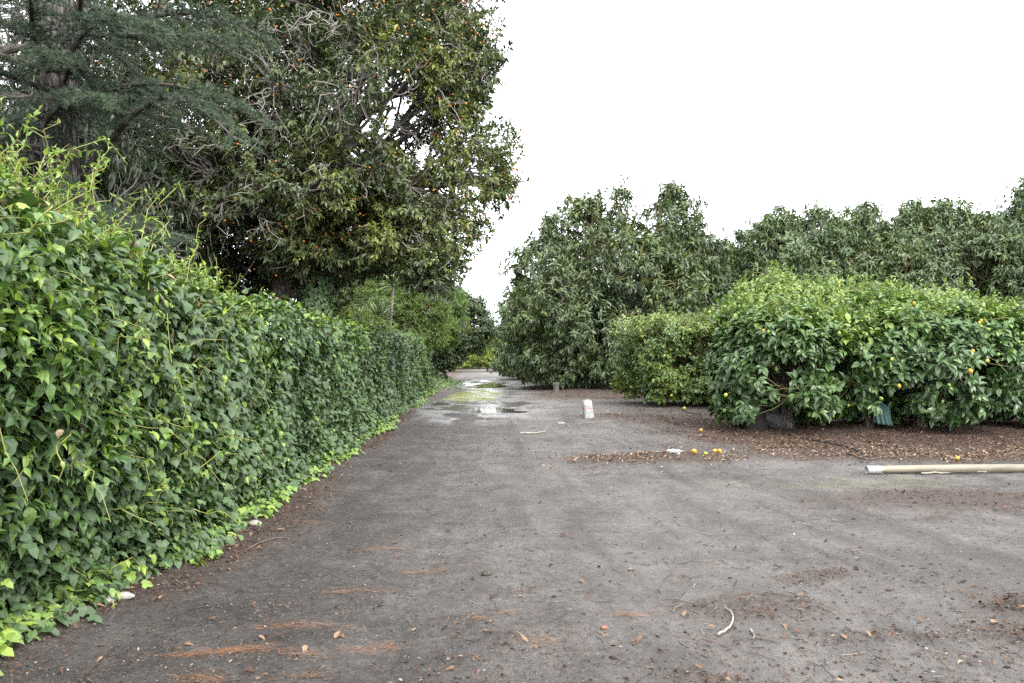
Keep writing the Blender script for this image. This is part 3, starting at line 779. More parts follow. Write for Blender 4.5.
def dome(g, n, rx, ry, h, r0, lowz=1.2, plumes=7):
    """irregular round-headed crown with plumes on top and skirts to the ground"""
    L = [((0, 0, h * .50), (rx * .72, ry * .72, h * .40))]
    for k in range(n):
        a = 2 * np.pi * (k + g.uniform(-.3, .3)) / n; lv = [.22, .5, .36][k % 3] * h
        f = [.70, .60, .68][k % 3]
        L.append(((rx * f * math.cos(a), ry * f * math.sin(a), lv + lowz * .3), (r0 * g.uniform(.8, 1.2), r0 * g.uniform(.8, 1.2), r0 * g.uniform(.75, 1.1))))
    for k in range(n + 2):
        a = 2 * np.pi * (k + g.uniform(-.3, .3)) / (n + 2)
        L.append(((rx * .74 * math.cos(a), ry * .74 * math.sin(a), g.uniform(.9, 1.5)), (1.3, 1.3, .95)))
    for k in range(plumes):
        a = g.uniform(0, 2 * np.pi); f = g.uniform(.1, .62)
        top = h * (1 - .42 * f ** 1.6) * g.uniform(.86, 1.0)
        L.append(((rx * f * math.cos(a), ry * f * math.sin(a), top - r0 * .85), (r0 * .45, r0 * .45, r0 * g.uniform(.7, 1.05))))
    return L
AV = 'avocado trees in the orchard beyond the lemon bushes'
avo_args = dict(leafmat=M_AVO, twigmat=M_GTWIG, barkmat=M_BARK, L=.27, W=.34, nl=12, twig=.30, gap=.28, gfreq=.62, deep=.5, droop=.55, tone0=.44, limb_r=.085, nsec=9, twig_r=.014, twig_frac=.38, uplift=.45)
g = np.random.default_rng(510)
avoA, _, _ = make_tree('avocado_tree', 'big round avocado tree beside the road, its leaves hanging almost to the ground', 'tree', AV, (4.6, 33.2, .1), dome(g, 13, 5.1, 4.6, 9.5, 1.85, 1.0, 12) + [((-2.9, 0, 5.5), (1.7, 1.7, 1.6)), ((-1.5, -.4, 6.9), (1.7, 1.6, 1.5)), ((2.3, 0, 7.2), (1.8, 1.8, 1.6)), ((3.6, 0, 5.8), (1.6, 1.6, 1.5)), ((-3.9, 0, 3.6), (1.2, 1.4, 1.4)), ((.4, 0, 8.3), (.7, .7, 1.0)), ((2.6, 0, 8.4), (.8, .8, 1.0)), ((-1.3, 0, 7.9), (.7, .7, .9)), ((-2.6, 0, 7.0), (.7, .7, .9))], 5900,
                       [(0, 0, -.2), (.1, 0, .9), (-.1, .1, 1.8), (.1, 0, 3.2)], .24, seed=511, **avo_args)
g = np.random.default_rng(520)
avoB, _, _ = make_tree('avocado_tree', 'avocado tree directly right of the biggest one, rising behind the lower lemon bush', 'tree', AV, (14.0, 36.0, .1), dome(g, 11, 5.2, 4.8, 9.4, 1.9, 1.2, 13), 4800,
                       [(0, 0, -.2), (-.1, 0, 1.0), (.1, .1, 2.0), (0, 0, 3.4)], .22, seed=521, **avo_args)
for src, x, y, rz, sc, lab in (
        (avoA, 19.3, 35.0, 2.1, (.98, .95, 1.0), 'avocado tree behind the middle of the nearest lemon bushes, third along from the road'),
        (avoB, 24.4, 33.0, 1.3, (.98, .95, 1.10), 'tallest avocado tree behind the right end of the lemon bushes'),
        (avoA, 10.6, 43.0, 4.0, (1.0, 1.0, .95), 'avocado tree in the rear row, glimpsed in the dip between the two nearest avocado trees'),
        (avoB, 2.9, 47.0, 2.6, (.85, .85, .82), 'smaller avocado tree beside the road, just behind the biggest one'),
        (avoB, 28.5, 41.0, .4, (1.0, 1.0, 1.1), 'avocado tree at the right edge of the photo behind the tallest one'),
        (avoA, 12.0, 38.5, 5.2, (.85, .85, .88), 'smaller avocado tree filling the gap right of the biggest one'),
        (avoB, 18.3, 39.5, 3.6, (.9, .9, 1.0), 'avocado tree filling the gap between the second and third ones'),
        (avoA, 23.6, 38.0, 2.9, (.9, .9, 1.0), 'avocado tree filling the gap left of the tallest one'),
        (avoA, 20.5, 45.0, .9, (1.0, 1.0, 1.0), 'rear row avocado tree between the third and the tallest one')):
    copy_thing(src, (x, y, .05), rz, sc, lab, AV)

# lemon bushes (clipped block shapes)
g = np.random.default_rng(610)
def lemon_lobes(rx, ry, h, g):
    z0 = .13
    L = [((0, 0, z0 + (h - z0) * .5), (rx, ry, (h - z0) * .5))]
    for k in range(6):
        a = g.uniform(0, 2 * np.pi)
        L.append(((rx * .62 * math.cos(a), ry * .62 * math.sin(a), g.uniform(.95, h - .7)), (rx * .42, ry * .42, .55)))
    return L
LG = 'clipped lemon bushes on the right of the road'
def make_lemon(label, loc, rx, ry, h, seed, tips=1650, hollows=(), tone0=.38, L=.158, nl=11):
    g = np.random.default_rng(seed)
    o, P, D = make_tree('lemon_bush', label, 'bush', LG, loc, lemon_lobes(rx, ry, h, g), tips, [(0, 0, -.1), (.03, 0, .3), (-.02, .02, .6), (0, 0, 1.0)], .12,
                     M_LEM, M_GTWIG, M_BARK, L, .56, nl, .22, seed + 1, gap=.27, gfreq=1.7, deep=.30, T_leaf=T_LANCE, droop=.35, tone0=tone0, toneamp=.75, limb_r=.035, nsec=9, twig_r=.006,
                     twig_frac=.4, core=.80, sq=4.0, uplift=.35, amp=.34, topyoung=.46, tw=.8, hollows=hollows)
    # upright young shoots on top
    lb, sb = MB(), MB()
    n = 300
    top = P[(P[:, 2] > h * .80)]
    A = top[g.integers(0, len(top), n)]
    T = nrm(np.stack([g.normal(0, .35, n), g.normal(0, .35, n), np.full(n, 1.0)], -1)); ln = g.uniform(.10, .34, n)
    pth = curves(A, A + T * ln[:, None], 5, 0, .06, 0, g)
    tubes(sb, pth, np.linspace(.005, .002, 5), 3, g.uniform(.5, 1, n))
    rosettes(lb, g, pth[:, -1], T, 9, .26, .085, .5, T_LANCE, .7, .05, .9, np.clip(g.normal(.82, .12, n), 0, 1))
    s = lb.build('young_shoots', M_LEM, o); tag(sb.build('shoot_stems', M_GTWIG, s), kind='stuff')
    return o, P, D
lemA, PA, DA = make_lemon('near corner lemon bush with a thick dark trunk and a grey rock at its foot', (4.95, 13.4, .05), 1.22, 1.25, 2.22, 611, 2000, [(-.58, .2, .36, .68), (-.07, .1, .34, .58), (.9, .6, .25, .42)])
lemB, PB, DB = make_lemon('lemon bush hung with many fruits, above the blue-green cloth on its trunk', (7.35, 13.4, .05), 1.45, 1.2, 2.34, 621, 2100, [(-.88, .25, .34, .98), (.95, 2, .5, .52), (-.2, .3, .25, .40)])
lemC, PC, DC = make_lemon('paler lemon bush farther up the row, standing nearest the white trunk guard', (4.95, 20.8, .03), 1.80, 1.7, 2.62, 641, 3000, (), .74, .12, 12)
lemon_spots = [(lemA, PA, DA, (4.95, 13.4, .05), 0, (1, 1, 1)), (lemB, PB, DB, (7.35, 13.4, .05), 0, (1, 1, 1))]
def lem_copy(src, P, D, loc, rz, sc, lab):
    o = copy_thing(src, loc, rz, sc, lab, LG)
    lemon_spots.append((o, P, D, loc, rz, sc))
lem_copy(lemA, PA, DA, (10.05, 13.9, .05), 1.6, (1.05, 1.05, .98), 'lemon bush at the right edge of the photo, beyond the cream pipe')
lemon_spots.append((lemC, PC, DC, (4.95, 20.8, .03), 0, (1, 1, 1)))
lem_copy(lemC, PC, DC, (7.4, 18.0, .04), 2.7, (.95, .95, 1.28), 'tall pale lemon bush whose top rises behind the near corner bush')
lem_copy(lemC, PC, DC, (10.6, 18.4, .04), 3.5, (.95, .95, 1.12), 'lemon bush in the second rank, behind the fruit-laden one')
lem_copy(lemC, PC, DC, (8.2, 22.4, .03), .6, (1.1, 1.1, 1.12), 'lemon bush in the third rank, before the dip between the avocado trees')
lem_copy(lemB, PB, DB, (13.2, 19.2, .03), 5.0, (1.1, 1.1, 1.05), 'second rank lemon bush behind the one at the right edge')

def lemon_mesh(name, c1, c2, size):
    v, f = ICO2
    V = v * np.array([size * .86, size * .86, size])
    V[:, 2] += np.sign(v[:, 2]) * size * .22 * np.clip(np.abs(v[:, 2]) - .86, 0, 1) / .14
    mb = MB(); mb.add(V, f.ravel(), np.full(len(f), 3))
    mat = simple_mat(name + '_skin', c1, c2, 30, .42, .45, .15, .002)
    o = mb.build('lemon', mat, None, True)
    return o.data, o
meGreen, o1 = lemon_mesh('green_lemon', (.10, .17, .025), (.17, .245, .035), .042)
meLime, o2 = lemon_mesh('lime_lemon', (.26, .30, .035), (.36, .36, .045), .042)
meYel, o3 = lemon_mesh('ripe_lemon', (.38, .225, .02), (.46, .29, .03), .042)
for o in (o1, o2, o3): bpy.data.objects.remove(o)
g = np.random.default_rng(630)
for si, (o, P, D, loc, rz, sc) in enumerate(lemon_spots):
    cs, sn = math.cos(rz), math.sin(rz)
    wd = np.stack([D[:, 0] * cs - D[:, 1] * sn, D[:, 0] * sn + D[:, 1] * cs, D[:, 2]], -1)
    if si < 2: ok = (wd[:, 1] < -.25) | ((si == 0) & (wd[:, 0] < -.4))
    else: ok = (wd[:, 1] < -.2) | (wd[:, 0] < -.3)
    ok &= (P[:, 2] < 2.35) & (P[:, 2] > .5)
    cand = np.where(ok)[0]
    nfr = [20, 56, 26, 18, 6, 6, 0, 0][si]
    if nfr == 0: continue
    bx_ = P[cand, 0] * (1 if si == 1 else 0)
    w_ = np.exp(bx_ * .8); w_ /= w_.sum()
    for k in g.choice(cand, nfr, replace=False, p=w_):
        u = g.random()
        pr = (.66, .90) if si < 3 else (.25, .5)
        me = meGreen if u < pr[0] else meLime if u < pr[1] else meYel
        c = bpy.data.objects.new('lemon', me); COL.objects.link(c); c.parent = o
        c.location = P[k] + D[k] * (.29 if si < 3 else .24) + np.array([0, 0, -.04])
        c.rotation_euler = (g.normal(0, .4), g.normal(0, .4), g.uniform(0, 6))
        s = g.uniform(.62, .92); c.scale = (s, s, s)

# dark round tree past the end of the hedge
g = np.random.default_rng(710)
DL = [((.9, 0, 3.4), (1.7, 1.7, 1.6)), ((2.0, .2, 2.7), (1.4, 1.4, 1.2)), ((-.6, 0, 3.6), (1.5, 1.5, 1.4)), ((.4, -.4, 2.3), (1.4, 1.2, 1.0)), ((1.6, 0, 4.2), (1.1, 1.1, .9)), ((.0, .3, 4.6), (1.2, 1.2, .8)), ((2.7, 0, 3.4), (.9, 1, .9)), ((.6, -.3, 1.5), (1.1, 1.0, .8)), ((1.1, -.2, 1.7), (.9, 1.0, .8)), ((-.5, -.2, 2.4), (1.2, 1, .9)), ((2.5, -.2, 2.9), (.9, .9, .6)), ((1.0, .2, 5.0), (1.0, 1, .7)), ((2.2, .2, 4.4), (.9, .9, .7))]
dark, _, _ = make_tree('evergreen_tree', 'small round dark evergreen standing just past the far end of the ivy hedge', 'tree', None, (-4.5, 42, 0), DL, 3000,
                    [(0, 0, -.1), (.1, 0, .7), (0, 0, 1.3), (.2, 0, 2.2)], .16, M_AVO, M_GTWIG, M_BARK, .19, .38, 11, .28, 711, gap=.28, gfreq=.9, tone0=.30, limb_r=.06)
iv = MB(); n = 900; g = np.random.default_rng(712)
zz = g.uniform(0, 1.9, n); an = g.uniform(0, 2 * np.pi, n); N = np.stack([np.cos(an), np.sin(an), 0 * an], -1)
P = np.stack([-4.42 + 0 * zz, 41.7 + 0 * zz, zz], -1) + N * (.45 + .35 * np.exp(-zz * 1.5) + .15 * g.random(n))[:, None]
leaves(iv, P, np.array([0, 0, -1.0]) + N * .4 + rdir(n, g) * .5, N + np.array([0, 0, .5]) + rdir(n, g) * .4, .14, .13, np.clip(g.normal(.42, .2, n), 0, 1), T_IVY, .2)
n = 700
x = g.normal(-3.6, .55, n); y = g.uniform(31.5, 44, n)
P = onground(x, y, .02) + np.array([0, 0, 1]) * (.30 * g.random((n, 1)) * np.exp(-((x + 3.9) / .6) ** 2)[:, None])
leaves(iv, P, rdir(n, g) * np.array([1, 1, .3]), np.array([.2, -.3, 1]) + rdir(n, g) * .4, .12, .11, np.clip(g.normal(.62, .2, n), 0, 1), T_IVY, .2)
iv_o = tag(iv.build('ground_ivy', M_IVY), 'ivy creeping over the verge past the hedge end and up an evergreen trunk', 'ivy')

# dark trees further behind the hedge on the left
g = np.random.default_rng(720)
dg, _, _ = make_tree('shade_tree', 'dense dark tree with a pale lower trunk, left of the berried tree', 'tree', 'dark trees behind the ivy hedge', (-11.2, 20.5, 0), dome(g, 10, 4.4, 4.2, 9.5, 1.9, 1.0, 5), 2600,
                  [(0, 0, -.1), (.05, 0, 1), (-.05, 0, 2.0), (0, 0, 3.5)], .20, M_DARK, M_TWIG, M_PALE, .20, .40, 11, .30, 721, gap=.30, gfreq=.6, tone0=.35, limb_r=.08, twig_r=.012)
copy_thing(dg, (-8.6, 12.6, 0), .8, (.62, .6, 1.25), 'slim dark tree half hidden by the cedar trunk and its left branches', 'dark trees behind the ivy hedge')
copy_thing(dg, (-13.0, 19.0, 0), 1.7, (1, 1, 1.05), 'dense dark tree far left, behind the cedar trunk', 'dark trees behind the ivy hedge')
copy_thing(dg, (-10.0, 15.6, 0), 3.3, (1.05, 1.0, 1.3), 'dense dark tree just right of the cedar trunk', 'dark trees behind the ivy hedge')

# olive-green feathery shrubs behind the hedge
g = np.random.default_rng(730)
FL = [((0, 0, 2.4), (1.5, 1.3, 1.2)), ((1.3, .2, 2.0), (1.2, 1.2, 1.1)), ((-1.3, .3, 2.2), (1.2, 1.2, 1.2)), ((.5, .3, 3.1), (1.1, 1.1, .8)), ((-.7, .2, 3.3), (1.0, 1, .8)), ((1.9, .2, 2.7), (.8, .9, .7))]
feath, _, _ = make_tree('feathery_shrub', 'olive-green feathery shrub rising behind the far half of the ivy hedge', 'shrub', None, (-4.9, 27.5, 0), [((c[0], c[1], c[2] * 1.18), r) for c, r in FL], 3200,
                     [(0, 0, -.1), (.05, 0, .5), (0, 0, 1), (0, .1, 1.8)], .08, M_FEATH, M_TWIG, M_BARK, .12, .36, 16, .34, 731, gap=.36, gfreq=1.1, T_leaf=T_DIAMOND, droop=.1, tone0=.42, limb_r=.035, twig_r=.006, deep=.32)
copy_thing(feath, (-6.9, 33.0, 0), 2.2, (1.15, 1.15, 1.45), 'taller pale feathery shrub half hidden under the berried tree crown', None)
copy_thing(feath, (-4.6, 36.5, 0), 4.0, (1.1, 1.1, 1.30), 'feathery shrub between the pale-stemmed yucca and the small round evergreen', None)
# bright yellow-green shrub on the hedge top
g = np.random.default_rng(740)
BL = [((0, 0, 2.2), (.75, .7, .5)), ((.5, .6, 2.05), (.6, .7, .5)), ((-.5, -.2, 2.3), (.6, .6, .5)), ((.1, .1, 1.5), (.8, .8, .6))]
make_tree('bright_shrub', 'bright yellow-green leafy shrub topping the hedge right of the ivy-wrapped trunk', 'shrub', None, (-4.1, 18.6, 0), BL, 560,
          [(0, 0, -.1), (.0, 0, .5), (0, 0, 1), (0, 0, 1.5)], .05, M_BRIGHT, M_GTWIG, M_BARK, .10, .5, 10, .2, 741, gap=.1, droop=.2, tone0=.5, limb_r=.02, twig_r=.006)

# yucca with pale stem
g = np.random.default_rng(750)
yuc = thing('yucca', (-4.05, 24.3, 0), 'spiky yucca with strap leaves and a slim pale stem behind the ivy hedge', 'plant')
sb, lb = MB(), MB()
st = smooth_path([(0, 0, 0), (.0, 0, 1.4), (.05, 0, 2.4), (.10, 0, 3.1), (.16, 0, 3.7)], 16)
tubes(sb, st, np.linspace(.06, .04, 16), 8)
st2 = smooth_path([(0, 0, 0), (-.25, -.1, .8), (-.3, -.15, 2.62)], 8)
tubes(sb, st2, np.linspace(.07, .05, 8), 8)
st3 = smooth_path([(0, 0, 0), (-.5, .1, .8), (-1.0, .1, 2.5)], 8)
tubes(sb, st3, np.linspace(.06, .05, 8), 8)
T_STRAP = (np.array([(0, .6, 0), (0, -.6, 0), (.35, 1, .0), (.35, -1, .0), (.7, .75, -.0), (.7, -.75, -.0), (1, 0, 0)]), [0, 1, 3, 2, 2, 3, 5, 4, 4, 5, 6], [4, 4, 3])
for c, n, L in ((st[-1], 95, .80), (st2[-1], 110, .95), (st3[-1], 80, .85)):
    d = rdir(n, g); d[:, 2] = np.abs(d[:, 2]) * .9 + g.uniform(-.25, .5, n)
    leaves(lb, np.repeat(c[None], n, 0), d, np.array([0, 0, 1.0]) + rdir(n, g) * .2, L * g.uniform(.7, 1.1, n), .065, np.clip(g.normal(.5, .2, n), 0, 1), T_STRAP, g.uniform(.1, .6, n))
sb.build('stem', M_PALE, yuc, True); lb.build('foliage', M_STRAP, yuc)

# far bushes and trees closing the road
g = np.random.default_rng(760)
FB = [((0, 0, 1.5), (1.6, 1.5, 1.35)), ((1.4, 0, 1.3), (1.3, 1.3, 1.15)), ((-1.3, .2, 1.3), (1.2, 1.2, 1.1)), ((.3, 0, 2.3), (1.0, 1, .8))]
fbush, _, _ = make_tree('distant_bush', 'yellow-green bush closing the far end of the road', 'bush', 'yellow-green bushes at the far end of the road', (-2.5, 74, 0), [((c[0] * 1.1, c[1], c[2] * 1.25), (r[0] * 1.1, r[1], r[2] * 1.15)) for c, r in FB], 1100,
                     [(0, 0, -.1), (.05, 0, .4), (0, 0, .7), (0, .1, 1.2)], .08, M_BRIGHT, M_GTWIG, M_BARK, .20, .45, 10, .3, 761, gap=.22, gfreq=1.0, tone0=.5, limb_r=.04, twig_r=.012)
copy_thing(fbush, (-5.9, 72, 0), 2.0, (.9, .9, .85), 'smaller yellow-green bush at the far end of the road, below the round evergreen', 'yellow-green bushes at the far end of the road')
for src, x, y, rz, sc, lab in ((avoB, -9, 92, 1, (1.1, 1.1, .85), 'distant dark tree beyond the round evergreen'), (avoA, -1.5, 97, 2, (1, 1, .62), 'distant dark tree right behind the yellow-green bush'),
                               (avoB, 6.5, 96, 4, (1, 1, .72), 'distant dark tree behind the roadside avocado trees'), (avoA, -17, 88, 5, (1.2, 1.2, .9), 'distant dark tree behind the feathery shrubs')):
    copy_thing(src, (x, y, 0), rz, sc, lab, 'distant trees closing the view')

# ------------------------------------------------------------------ things on the ground
def at(px, py, dz=0.0):
    y = CAM_H * F / (py - HZ); x = (px - 512) / F * y
    return np.array([x, y, float(gz(np.array([x]), np.array([y]))[0]) + dz])

# cream pipe with a white taped end
g = np.random.default_rng(800)
p0 = at(866, 474.5); p1 = np.array([7.6, p0[1] + .22, float(gz(np.array([7.6]), np.array([p0[1] + .2]))[0])])
d = p1 - p0; Lp = np.linalg.norm(d[:2]); ang = math.atan2(d[1], d[0])
pipe = thing('plastic_pipe', (p0[0], p0[1], max(p0[2], p1[2]) + .046), 'long cream plastic pipe with a white taped end before the lemon bushes', 'pipe', rz=ang)
def ring_tube(x0, x1, ro, ri, n=28):
    a = np.linspace(0, 2 * np.pi, n, endpoint=False); V = []
    seg = 14
    prof = [(x0, ri)] + [(x0, ro)] + [(x0 + (x1 - x0) * k / seg, ro) for k in range(1, seg)] + [(x1, ro), (x1, ri)]
    for (x, r) in prof: V.append(np.stack([np.full(n, x), r * np.cos(a), r * np.sin(a)], -1))
    V = np.array(V); K = len(prof); j = np.arange(n); F_ = []
    for k in range(K):
        b0, b1 = k * n, ((k + 1) % K) * n
        F_.append(np.stack([b0 + j, b0 + (j + 1) % n, b1 + (j + 1) % n, b1 + j], -1))
    return V.reshape(-1, 3), np.concatenate(F_)
mb = MB(); v, f = ring_tube(0, Lp, .044, .039)
v[:, 2] += .008 * np.sin(v[:, 0] * 1.3); mb.add(v, f.ravel(), np.full(len(f), 4))
mb.build('pipe_body', simple_mat('cream_plastic', (.135, .118, .085), (.225, .20, .15), 3, .5, .4, .1, .003, (1, 4, 4)), pipe, True)
mb = MB(); v, f = ring_tube(-.012, .17, .0475, .0385); v[:, 0] += .03 * (v[:, 0] > .1) * np.sin(3 * np.arctan2(v[:, 2], v[:, 1])); mb.add(v, f.ravel(), np.full(len(f), 4))
mb.build('tape_sleeve', simple_mat('white_tape', (.22, .22, .215), (.38, .38, .37), 25, .6, .3, .4, .003), pipe, True)

# white trunk guard (a leaning folded-card box, open on top)
q = at(588.5, 418)
guard = thing('trunk_guard', tuple(q), 'small leaning white card trunk guard with a thin red line, on bare ground among leaves', 'trunk guard', rz=.25)
mb = MB(); V = []; n = 28
a = np.linspace(0, 2 * np.pi, n, endpoint=False)
for r_k, z in ((1, -.02), (.985, .12), (.98, .27), (1, .40), (.96, .40), (.95, .2), (.95, .0)):
    sq_ = 1 / (np.abs(np.cos(a)) ** 5 + np.abs(np.sin(a)) ** 5) ** .2
    V.append(np.stack([(.118 - .05 * z) * r_k * sq_ * np.cos(a) - .12 * z, .095 * r_k * sq_ * np.sin(a), z + .012 * np.sin(a * 2 + .5) * (z > .3)], -1))
V = np.array(V); j = np.arange(n)
f = np.concatenate([np.stack([k * n + j, k * n + (j + 1) % n, (k + 1) * n + (j + 1) % n, (k + 1) * n + j], -1) for k in range(6)])
mb.add(V.reshape(-1, 3), f.ravel(), np.full(len(f), 4))
mg, nt, out = new_mat('white_card')
nz = noise(nt, 12, 4, .6, objvec(nt)); colr = ramp(nt, [(.3, (.23, .23, .225)), (.65, (.37, .37, .36))], nz)
sx = nt.nodes.new('ShaderNodeSeparateXYZ'); tc = nt.nodes.new('ShaderNodeTexCoord'); nt.links.new(tc.outputs['Object'], sx.inputs[0])
line = math_(nt, 'LESS_THAN', math_(nt, 'ABSOLUTE', math_(nt, 'SUBTRACT', sx.outputs['Z'], .215)), .007)
base = mixc(nt, math_(nt, 'MULTIPLY', line, .6), colr, (.45, .10, .08))
principled(nt, out, base, .7, .3)
mb.build('card_sleeve', mg, guard, True)

# short grey stake at the foot of the first avocado tree
q = at(556, 394)
mb = MB(); tubes(mb, smooth_path([q + np.array([0, 0, -.1]), q + np.array([.01, 0, .16]), q + np.array([.03, 0, .40])], 7), np.array([.15, .13, .11, .105, .10, .10, .10]), 12, cap=True)
st = thing('tree_stump', tuple(q), 'short grey stump under the low leaves at the left edge of the biggest avocado tree', 'stump')
o = mb.build('stem', simple_mat('weathered_wood', (.05, .046, .042), (.13, .12, .11), 9, .9, .2, .6, .01, (6, 6, 1)), None, True)
o.data.transform(__import__('mathutils').Matrix.Translation(-Vector(q))); o.parent = st

# thick dark lemon trunk flare and the grey rock
q = at(755, 433)
mb = MB(); tubes(mb, smooth_path([(0, 0, -.08), (.0, .02, .10), (.03, .08, .35), (.08, .25, .75), (.15, .5, 1.2)], 12), np.array([.27, .24, .215, .20, .18, .16, .145, .13, .12, .11, .10, .09]), 16)
o = mb.build('lower_trunk', simple_mat('dark_bark', (.012, .010, .009), (.035, .030, .026), 12, .85, .2, .6, .02, (3, 3, 1)), lemA, True)
o.location = Vector(q) - Vector((4.95, 13.4, .05))
q = at(780, 432.5)
mb = MB(); v, f = ICO3
V = v * np.array([.33, .26, .20]); V *= (1 + .22 * (fbm(v * 1.6 + 4, 90, 3) - .5)[:, None] * 2)
V = np.where(V[:, 2:3] > .13, V * np.array([1, 1, .8]), V)
mb.add(V, f.ravel(), np.full(len(f), 3))
o = tag(mb.build('boulder', simple_mat('grey_rock', (.045, .044, .045), (.13, .125, .125), 7, .85, .3, .6, .02), None, True), 'rounded grey rock lying beside the thick dark trunk under the near lemon bush', 'rock')
o.location = Vector(q) + Vector((0, .15, .13)); o.rotation_euler = (.1, .1, .3)

# blue-green cloth wrapped on the second trunk
q = at(877, 434)
mb = MB(); nu, nv = 44, 12
uu, vv = np.meshgrid(np.linspace(0, 1, nu), np.linspace(0, 1, nv))
th = (uu - .5) * 2.6 - .15
rad = .155 + .016 * np.sin(uu * 34 + vv * 2) + .012 * np.sin(uu * 13 - vv * 4) - .02 * vv
Vx = rad * np.sin(th) * 1.05 + .05 * (1 - vv); Vy = -rad * np.cos(th); Vz = .06 + .36 * vv + .05 * (uu - .4) * (1 - vv) * -1 + .04 * np.sin(uu * 5) * (vv > .8)
mb.add(np.stack([Vx, Vy, Vz], -1), np.concatenate([np.stack([np.arange(nu - 1) + r * nu, np.arange(nu - 1) + 1 + r * nu, np.arange(nu - 1) + 1 + (r + 1) * nu, np.arange(nu - 1) + (r + 1) * nu], -1) for r in range(nv - 1)]).ravel(), np.full((nu - 1) * (nv - 1), 4))
o = tag(mb.build('trunk_cloth', simple_mat('blue_green_cloth', (.055, .11, .105), (.095, .165, .155), 40, .8, .2, .2, .003), None, True), 'pleated blue-green cloth hanging round the trunk under the lemon bush', 'cloth')
o.location = Vector(q) + Vector((0, -.06, .03))
md = o.modifiers.new('thick', 'SOLIDIFY'); md.thickness = .004
mb = MB(); tubes(mb, smooth_path([(-.12, 0, -.1), (-.08, .02, .2), (0, .05, .6), (.05, .1, 1.2)], 10), np.linspace(.10, .06, 10), 10)
o = mb.build('lower_trunk', M_BARK, lemB, True); o.location = Vector(q) - Vector((7.35, 13.4, .05)) + Vector((0, .10, 0))

# black irrigation hoses
M_HOSE = simple_mat('black_rubber', (.012, .012, .013), (.035, .034, .034), 20, .5, .4, .1, .002)
def hose(pts, label):
    P = [at(*p) for p in pts]
    pth = smooth_path(P, 40); pth[:, 2] = gz(pth[:, 0], pth[:, 1]) + .016
    mb = MB(); tubes(mb, pth, np.full(40, .012), 6, cap=True)
    return tag(mb.build('irrigation_hose', M_HOSE, None, True), label, 'hose', 'irrigation hoses')
hose([(800, 441), (826, 446), (846, 451), (862, 457)], 'black irrigation hose lying in the leaf litter below the lemon bushes, left of the pipe')
hose([(682, 412), (696, 415), (716, 416), (740, 416)], 'black irrigation hose on the soil beside the paler lemon bush')

# fallen lemons
LF = 'fallen lemons on the ground'
for k, (px, py, me, s, lab) in enumerate([
        (693.5, 457.0, meYel, 1.15, 'fallen yellow lemon nearest the crumpled white paper'), (705, 457.0, meLime, .75, 'small fallen lemon between the larger ones in the leaf litter'),
        (714.5, 455.5, meYel, .95, 'fallen lemon touching its right neighbour in front of the near lemon bush'), (719, 456, meYel, 1.0, 'fallen lemon at the right of the touching pair in front of the near lemon bush'),
        (700.5, 434.5, meYel, .95, 'single fallen lemon on bare soil left of the near lemon bush'), (684, 411.5, meLime, 1.2, 'fallen lemon at the end of the black hose beside the paler lemon bush'),
        (664.5, 408, meLime, 1.2, 'fallen lemon under the left skirt of the paler lemon bush, the lower of two'), (667, 404, meYel, 1.2, 'fallen lemon under the left skirt of the paler lemon bush, the upper of two'),
        (956, 463, meYel, .8, 'fallen orange-yellow lemon just behind the cream pipe')]):
    q = at(px, py, .045 * s)
    c = bpy.data.objects.new('fallen_lemon', me); COL.objects.link(c)
    c.location = q; c.rotation_euler = (1.5 + .2 * k, .3 * k, 1.1 * k); c.scale = (s * .85,) * 3
    tag(c, lab, 'lemon', LF)

# crumpled white paper
def crumple(name, px, py, size, mat, label, cat, seed, flat=.6):
    g = np.random.default_rng(seed); v, f = ICO2
    V = v * (1 + .38 * g.uniform(-1, 1, (len(v), 1))) * np.array(size)
    V[:, 2] *= flat
    mb = MB(); mb.add(V, f.ravel(), np.full(len(f), 3))
    o = tag(mb.build(name, mat), label, cat); o.location = at(px, py, size[2] * flat * .7)
    return o
M_PAPER = simple_mat('white_paper', (.30, .30, .295), (.46, .46, .46), 20, .8, .2, .2, .002)
crumple('paper_scrap', 674, 456, (.085, .06, .05), M_PAPER, 'crumpled white paper scrap left of the fallen lemons', 'paper', 91)
crumple('paper_scrap', 561, 423, (.06, .05, .03), M_PAPER, 'small white paper scrap on the bare road left of the trunk guard', 'paper', 92)

# flat pale stones at the hedge foot and other stones
M_STONE = simple_mat('pale_stone', (.18, .175, .16), (.34, .33, .30), 14, .85, .3, .5, .006)
def stone(px, py, size, rz, label, seed, mat=M_STONE, group='loose stones by the hedge'):
    v, f = ICO2
    V = v * np.array(size); V *= 1 + .25 * (fbm(v * 1.4 + seed, 95, 3) - .5)[:, None] * 2
    mb = MB(); mb.add(V, f.ravel(), np.full(len(f), 3))
    o = tag(mb.build('loose_stone', mat, None, True), label, 'stone', group); o.location = at(px, py, size[2] * .45); o.rotation_euler = (0, .05, rz)
stone(127, 605.5, (.05, .026, .02), .1, 'flat pale stone at the foot of the hedge, right one of the pair', 3)
stone(112, 610.5, (.042, .028, .02), .4, 'flat pale stone tucked under the vine leaves, left one of the pair', 5)
stone(113, 601, (.025, .02, .018), 0, 'small pale pebble resting behind the pair of flat stones', 6)
stone(186, 556, (.055, .03, .022), .6, 'pale flat stone in leaf litter at the hedge foot farther along the road', 8)
stone(257, 531, (.05, .035, .025), 0, 'whitish stone on the dead leaves where the ivy edge bends back', 9)
stone(487, 574, (.035, .028, .02), .3, 'dark earth clod alone in the middle of the near road', 10, simple_mat('dark_clod', (.03, .026, .022), (.09, .078, .068), 20, .9, .2, .6, .01), 'loose clods and stones on the road')
